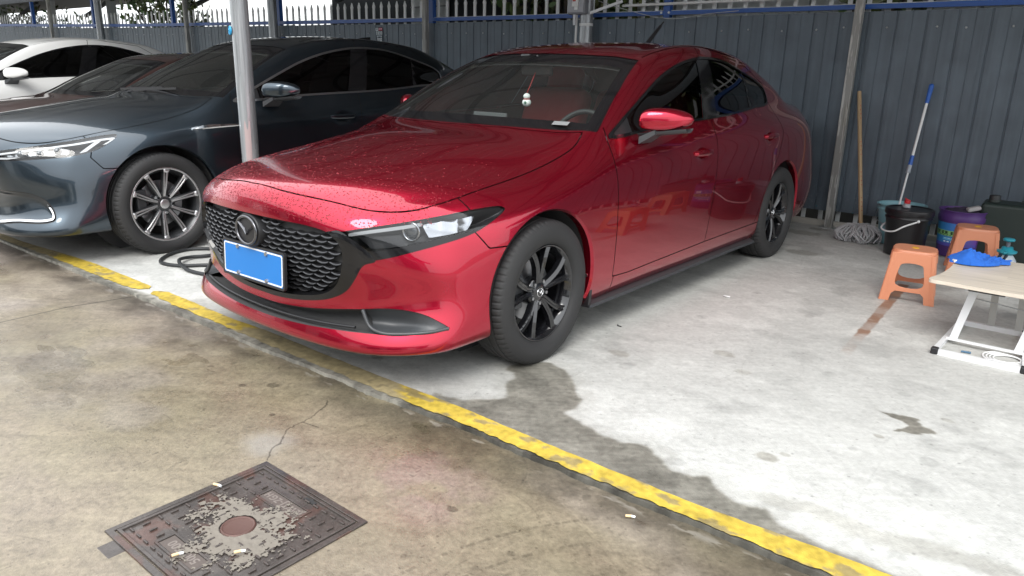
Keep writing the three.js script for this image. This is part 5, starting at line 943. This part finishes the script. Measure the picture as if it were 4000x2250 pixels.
{ // purple bucket with a printed label
  const b = thing('purple_bucket', 'purple plastic bucket with a blue and green label', 'bucket', [1.868, 0.001, -3.75]), pm = mat([0.085, 0.035, 0.17], 0.42);
  part('bucket_wall', lathe([[0, 0.003], [0.124, 0.003], [0.130, 0.010], [0.146, 0.262], [0.155, 0.268], [0.157, 0.300], [0.150, 0.304], [0.152, 0.335], [0.160, 0.338], [0.160, 0.345], [0.146, 0.345], [0.142, 0.30], [0.126, 0.016], [0, 0.016]], 56), pm, b);
  const c = canvasTexture(512, 512, (g) => {
    const gr = g.createLinearGradient(0, 0, 512, 0); gr.addColorStop(0, '#2f8fc4'); gr.addColorStop(0.5, '#4478c0'); gr.addColorStop(1, '#7a4aa8'); g.fillStyle = gr; g.fillRect(0, 0, 512, 512);
    g.fillStyle = '#8fc07c'; g.fillRect(0, 170, 512, 120); g.strokeStyle = '#163018'; g.lineWidth = 13;
    for (let i = 0; i < 5; i++) { const x = 20 + i * 98; g.beginPath(); g.moveTo(x + 6, 196); g.lineTo(x + 36, 190); g.moveTo(x + 20, 184); g.lineTo(x + 20, 256); g.moveTo(x + 4, 222); g.lineTo(x + 36, 218); g.moveTo(x + 8, 256); g.lineTo(x + 34, 238); g.moveTo(x + 44, 196); g.lineTo(x + 80, 196); g.moveTo(x + 62, 186); g.lineTo(x + 60, 226); g.lineTo(x + 44, 258); g.moveTo(x + 62, 226); g.lineTo(x + 82, 256); g.moveTo(x + 46, 214); g.lineTo(x + 80, 214); g.stroke(); }
    g.fillStyle = '#28582a'; for (let i = 0; i < 12; i++) g.fillRect(24 + i * 38, 268, 24, 12); g.fillStyle = '#dfe6ea'; g.fillRect(300, 40, 100, 96); g.fillStyle = '#5fb4e0'; g.fillRect(150, 320, 220, 60); g.fillStyle = '#e8f2f6'; for (let i = 0; i < 4; i++) g.fillRect(160 + i * 38, 400, 24, 24); for (let i = 0; i < 5; i++) g.fillRect(166 + i * 38, 336, 24, 10);
    g.fillStyle = '#5a54b0'; g.fillRect(0, 440, 512, 72);
  });
  part('label', gridGeo(24, 2, (u, v) => { const a = lerp(-1.35, 1.15, u), y = lerp(0.085, 0.255, v), r = lerp(0.130, 0.146, y / 0.262) + 0.0012; return [Math.sin(a) * r, y, Math.cos(a) * r]; }), new THREE.MeshStandardMaterial({ map: c, roughness: 0.4, side: THREE.DoubleSide }), b);
  const r1 = thing('rag_heap', 'dark rags and a pale sponge heaped in the purple bucket', 'rags', [1.868, 0.30, -3.75]); part('rags', gridGeo(20, 20, (u, v) => { const a = u * 6.2832, r = v * 0.125; return [Math.cos(a) * r, 0.03 + 0.035 * (1 - v) + 0.04 * (fbm(Math.cos(a) * r * 30 + 9, Math.sin(a) * r * 30, 3) - 0.5) * (v < 1 ? 1 : 0.2), Math.sin(a) * r]; }), mat([0.035, 0.025, 0.05], 0.9), r1); part('sponge', at(rbox(0.09, 0.03, 0.05, 0.012), 0.065, 0.062, 0.03, 0.2, 0.5, 0.3), mat([0.42, 0.40, 0.40], 0.9), r1);
}
{ // dark green drum-like can at the right
  const g = thing('green_can', 'dark green metal can with a screw cap beside the purple bucket', 'can', [2.20, 0.001, -3.86], 0.06), gm = mat([0.018, 0.030, 0.026], 0.5);
  part('can_body', rbox(0.47, 0.415, 0.26, 0.03, 0, 0.2075, 0, 4), gm, g); part('spout_ring', lathe([[0.040, 0.41], [0.040, 0.428], [0.034, 0.432], [0, 0.432]], 28).translate(-0.165, 0, 0.02), gm, g); part('cap', lathe([[0.036, 0.430], [0.036, 0.458], [0.030, 0.462], [0, 0.462]], 28).translate(-0.165, 0, 0.02), mat([0.03, 0.032, 0.034], 0.5), g); part('carry_handle', tube([[0.0, 0.412, 0], [0.01, 0.428, 0], [0.12, 0.428, 0], [0.13, 0.412, 0]], 0.010, 24, 8), gm, g);
}
{ // pump sprayer
  const s = thing('pump_sprayer', 'teal pump sprayer between the orange stool and the table', 'sprayer', [2.245, 0.001, -3.02]), tm = mat([0.02, 0.26, 0.34], 0.4);
  part('tank', lathe([[0, 0.002], [0.058, 0.002], [0.064, 0.012], [0.066, 0.12], [0.060, 0.165], [0.040, 0.195], [0.026, 0.205]], 36), mat([0.42, 0.46, 0.50], 0.35), s); part('collar', lathe([[0.026, 0.195], [0.055, 0.215], [0.057, 0.225], [0.034, 0.232], [0.03, 0.25], [0, 0.25]], 32), tm, s); part('pump_rod', rod([0, 0.25, 0], [0, 0.29, 0], 0.012), mat([0.10, 0.13, 0.16], 0.4), s); part('pump_knob', lathe([[0, 0.285], [0.030, 0.287], [0.034, 0.296], [0.028, 0.304], [0, 0.306]], 28), tm, s);
  part('trigger', [bar([-0.02, 0.22, 0.03], [-0.045, 0.13, 0.075], 0.012, 0.014), bar([0.012, 0.22, 0.03], [-0.015, 0.13, 0.075], 0.012, 0.014)], mat([0.02, 0.03, 0.05], 0.4), s); part('nozzle', rod([0.0, 0.222, 0.03], [0.0, 0.228, 0.095], 0.009, 0.007), tm, s);
}
{ // folding table
  const t = thing('folding_table', 'low folding table with a pale wooden top and white metal legs', 'table', [2.385, 0, -1.75]);
  const wood = mat([0.80, 0.74, 0.65], 0.45, 0, { map: texture(256, 512, (i, j) => { const n = fbm(i / 60, j / 7, 4), f = fbm(i / 90, j / 2, 2), b = 222 + 34 * (n - 0.5) + 16 * (f - 0.5); return [b, b - 4, b - 9]; }, { srgb: true }) }), fr = mat([0.70, 0.71, 0.72], 0.35);
  const top = shape(spline([[-0.28, -0.335], [-0.20, -0.345], [0.24, -0.345], [0.33, -0.31], [0.345, 0.0], [0.33, 0.31], [0.24, 0.345], [-0.20, 0.345], [-0.285, 0.325], [-0.262, 0.20], [-0.25, 0.0], [-0.262, -0.20]], 8, true));
  part('tabletop', extrude(top, 0.014, 0.002).rotateX(-Math.PI / 2).translate(0, 0.325, 0), wood, t);
  const z0 = 0.40, z1 = -0.19, xL = -0.195, xR = 0.165;                     // front and rear floor bars
  for (const z of [z0, z1]) part('floor_bar', box(xR - xL, 0.026, 0.022, (xL + xR) / 2, 0.013, z), fr, t);
  for (const x of [xL, xR]) { part('side_bar', bar([x, 0.013, z0 - 0.012], [x + (x < 0 ? 0.012 : -0.06), 0.013, z1 + 0.012], 0.022, 0.024), fr, t); part('foot_cap', rbox(0.032, 0.032, 0.034, 0.006, x, 0.0162, z0), M.blackPlastic, t); part('foot_cap', rbox(0.030, 0.030, 0.030, 0.006, x + (x < 0 ? 0.012 : -0.06), 0.0152, z1 - 0.004), M.blackPlastic, t); }
  part('cross_bar', box(0.33, 0.012, 0.012, -0.02, 0.028, 0.20), fr, t);
  for (const [x, dx] of [[-0.155, 0.055], [0.115, 0.055]]) part('leg', bar([x, 0.03, 0.19], [x + dx, 0.322, 0.20], 0.034, 0.012, [0, 0, 1]), fr, t);
  const grey = mat([0.42, 0.42, 0.40], 0.5); for (const x of [-0.045, 0.075]) part('rear_leg', bar([x, 0.03, z1 + 0.01], [x - 0.01, 0.322, z1 + 0.06], 0.032, 0.012, [0, 0, 1]), grey, t);
  part('brace_wire', rod([-0.16, 0.20, -0.02], [0.12, 0.18, 0.0], 0.003), M.steel, t); part('tray', rbox(0.15, 0.022, 0.10, 0.005, -0.05, 0.307, 0.22), M.blackPlastic, t); part('tray_bracket', [box(0.008, 0.03, 0.10, -0.132, 0.307, 0.22), box(0.008, 0.03, 0.10, 0.032, 0.307, 0.22)], fr, t);
  const c = thing('blue_cloth', 'crumpled blue cloth lying on the table top', 'cloth', [2.235, 0.344, -1.93], 0.32);
  part('cloth_folds', gridGeo(64, 32, (u, v) => { const x = (u - 0.5) * 0.29, e = Math.sin(Math.PI * u) ** 0.5, w = 0.15 * (0.55 + 0.45 * e) * (u > 0.6 ? lerp(1, 0.62, (u - 0.6) / 0.4) : 1), z = (v - 0.5) * w + 0.03 * Math.sin(u * 5) - 0.01, n = 0.6 * fbm(u * 7 + 3, v * 4, 3) + 0.6 * Math.abs(2 * fbm(u * 8 + v * 4, v * 5 - u * 3, 2) - 1), r = Math.sin(Math.PI * v) ** 0.6; return [x + (n - 0.5) * 0.03, 0.003 + r * (0.028 + 0.04 * Math.exp(-(((u - 0.28) / 0.16) ** 2)) + 0.055 * (n - 0.40)) * (0.45 + 0.55 * e), z + (fbm(u * 5, v * 3 + 7, 3) - 0.5) * 0.03]; }), mat([0.018, 0.12, 0.50], 0.95, 0, { physical: true, sheen: 1, sheenRoughness: 0.6 }), c);
  part('cloth_tag', at(rbox(0.035, 0.016, 0.028, 0.005), -0.115, 0.010, 0.045, 0, 0.3), M.white, c);
  const d = thing('cable_coil', 'coil of white cable on the floor under the table', 'cable', [2.46, 0.001, -1.475], 0); part('cable_loops', [0, 1, 2, 3].map((k) => new THREE.TorusGeometry(0.088 - k * 0.011, 0.0036, 8, 48).rotateX(Math.PI / 2).rotateZ(0.04 * (k - 1.5)).translate(0.003 * k, 0.004 + 0.001 * k, -0.002 * k)), M.white, d);
  const pn = part('small_pen', rod([2.285, 0.006, -1.455], [2.325, 0.006, -1.462], 0.005), mat([0.05, 0.13, 0.22], 0.4)); tag(pn, 'short blue pen on the floor under the table', 'pen');
}
// ---------------------------------------------------------------- hose, manhole cover, litter
tag(part('rubber_hose', tube([[-1.30, 0.012, 0.02], [-1.673, 0.012, 0.185], [-1.785, 0.012, 0.315], [-1.93, 0.012, 0.362], [-2.02, 0.012, 0.325], [-2.13, 0.012, 0.20], [-2.16, 0.012, 0.06], [-2.05, 0.013, -0.05], [-1.90, 0.014, 0.04], [-1.93, 0.018, 0.18], [-1.83, 0.036, 0.30], [-1.64, 0.016, 0.34], [-1.45, 0.012, 0.30], [-1.2, 0.012, 0.2]], 0.0115, 160, 10), mat([0.022, 0.024, 0.026], 0.55)), 'black rubber hose looped on the floor beside the red sedan nose', 'hose');
{
  const W = 0.512, m = thing('manhole_cover', 'square rusty iron manhole cover with raised studs in the driveway', 'manhole cover', [0.973, DY - 0.0035, 1.562]);
  const iron = mat([0.128, 0.108, 0.098], 0.42, 0.1, { map: texture(512, 512, (i, j) => { const n = fbm(i / 60, j / 60, 4), r = sstep(0.50, 0.68, fbm(i / 90 + 4, j / 80, 4)), f = fbm(i / 6, j / 6, 2), b = 190 + 70 * (n - 0.5) + 40 * (f - 0.5); return [b + 24 * r, b - 8 * r, b - 16 * r]; }, { srgb: true }), roughnessMap: texture(256, 256, (i, j) => { const b = 90 + 165 * fbm(i / 22, j / 22, 4); return [b, b, b]; }) });
  const uvBox = (g) => { const p = g.attributes.position, u = []; for (let i = 0; i < p.count; i++) u.push(p.getX(i) / W + 0.5, p.getZ(i) / W + 0.5); g.setAttribute('uv', new THREE.Float32BufferAttribute(u, 2)); return g; };
  const h = W / 2, ring = (a, b) => extrude(shape([[-a, -a], [a, -a], [a, a], [-a, a]], [[[-b, -b], [-b, b], [b, b], [b, -b]]]), 0.012, 0.0015).rotateX(-Math.PI / 2);
  part('frame', uvBox(ring(h, h - 0.016).translate(0, -0.004, 0)), iron, m); part('plate', uvBox(box(W - 0.044, 0.012, W - 0.044, 0, -0.001, 0)), iron, m); part('inner_rib', uvBox(ring(h - 0.024, h - 0.031).translate(0, -0.002, 0)), iron, m);
  part('hinge_tab', uvBox(rbox(0.075, 0.010, 0.05, 0.003, -0.165, -0.001, h + 0.022)), iron, m);
  // raised crosses: rows of short bars, left out round the plaques and the middle
  const bx = uvBox(rbox(0.022, 0.008, 0.006, 0.002)), bz = uvBox(rbox(0.006, 0.008, 0.022, 0.002));
  for (let i = 0; i < 11; i++) for (let j = 0; j < 11; j++) {
    const x = -0.205 + i * 0.041, z = -0.205 + j * 0.041; if (Math.hypot(x, z) < 0.062) continue;
    if (Math.abs(x + 0.005) < 0.115 && (Math.abs(z + 0.150) < 0.040 || Math.abs(z - 0.160) < 0.040)) continue;
    if ((i + j) % 2) { const s = new THREE.Mesh((i % 2) ? bx : bz, iron); s.name = 'stud'; s.position.set(x, 0.007, z); s.castShadow = s.receiveShadow = true; m.add(s); } else { const s = new THREE.Mesh((i % 2) ? bz : bx, iron); s.name = 'stud'; s.position.set(x, 0.007, z); s.castShadow = s.receiveShadow = true; m.add(s); }
  }
  for (const [z, txt] of [[-0.150, 'JLWTJ-ZGH'], [0.160, '500X500']]) {
    part('plaque_edge', uvBox(extrude(shape([[-0.098, -0.030], [0.098, -0.030], [0.098, 0.030], [-0.098, 0.030]], [[[-0.093, -0.025], [-0.093, 0.025], [0.093, 0.025], [0.093, -0.025]]]), 0.004, 0.001).rotateX(-Math.PI / 2).translate(-0.005, 0.004, z)), iron, m);
    const c = canvasTexture(512, 128, (g) => { g.fillStyle = '#5c534e'; g.fillRect(0, 0, 512, 128); g.fillStyle = '#7d746e'; g.translate(512, 128); g.rotate(Math.PI); g.font = 'bold 100px sans-serif'; g.textAlign = 'center'; g.textBaseline = 'middle'; g.fillText(txt, 256, 68); });
    part('plaque_text', at(new THREE.PlaneGeometry(0.180, 0.045), -0.005, 0.0062, z, -Math.PI / 2, Math.PI / 2 * 0), new THREE.MeshStandardMaterial({ map: c, roughness: 0.5, metalness: 0.3 }), m).rotation.y = 0;
  }
  part('centre_disc', lathe([[0, 0.006], [0.040, 0.006], [0.043, 0.010], [0.047, 0.010], [0.050, 0.004]], 40), mat([0.105, 0.055, 0.045], 0.5, 0.2), m);
  part('key_hole', [box(0.05, 0.002, 0.012, 0.045, 0.0068, -0.212), new THREE.CylinderGeometry(0.011, 0.011, 0.002, 16).translate(0.045, 0.0066, -0.212)], M0.black, m);
  // cement spilt over the plate
  const cem = new THREE.BufferGeometry(), pos = [], n = 210, inside = (x, z) => { const d = Math.hypot((x - 0.02) * 0.85, z - 0.01); return fbm(x * 20 + 5, z * 20 + 2, 4) * 0.20 + (fbm(x * 130, z * 130, 3) - 0.5) * 0.20 + 0.024 - d > 0 && Math.hypot(x, z) > 0.052; };
  for (let i = 0; i < n; i++) for (let j = 0; j < n; j++) { const s = 0.40 / n, x = -0.19 + i * s, z = -0.20 + j * s; if (!inside(x + s / 2, z + s / 2)) continue; const y = (a, b) => 0.0066 + 0.005 * fbm(a * 60, b * 60, 2); const A = [x, y(x, z), z], B = [x + s, y(x + s, z), z], C = [x + s, y(x + s, z + s), z + s], D = [x, y(x, z + s), z + s]; pos.push(...A, ...C, ...B, ...A, ...D, ...C); }
  cem.setAttribute('position', new THREE.Float32BufferAttribute(pos, 3)); cem.computeVertexNormals(); part('cement_crust', cem, mat([0.175, 0.155, 0.130], 0.85), m);
}
for (const [x, z, a, y, label] of [[0.735, 1.492, 0.4, 0.010, 'cigarette end on the edge of the manhole cover'], [0.981, 1.745, 1.3, 0.016, 'cigarette end beside the lettered plaque of the manhole cover'], [1.095, 1.632, 1.1, 0.018, 'cigarette end on the cement crust of the manhole cover'], [1.789, 0.775, 0.6, 0.006, 'cigarette end on the driveway near the yellow line']]) {
  const g = thing('cigarette_end', label, 'cigarette end', [x, DY + y, z], a, 'cigarette ends'); part('filter', rod([-0.012, 0, 0], [0.006, 0, 0], 0.0042, 0.0042, 10), mat([0.70, 0.52, 0.30], 0.8), g); part('paper', rod([0.006, 0, 0], [0.017, -0.001, 0.002], 0.0042, 0.0036, 10), M.white, g);
}
tag(part('plastic_strip', tube([[1.045, 0.005, -1.53], [1.062, 0.007, -1.52], [1.085, 0.005, -1.53]], 0.004, 16, 6), M.white), 'small white plastic strip on the bay floor beside the red sedan sill', 'litter');
tag(part('wire_scrap', tube([[0.86, 0.004, -0.655], [0.868, 0.005, -0.64], [0.89, 0.004, -0.64]], 0.0025, 16, 6), M0.black), 'bent black wire scrap on the bay floor behind the front wheel', 'litter');
renderer.render(scene, camera);
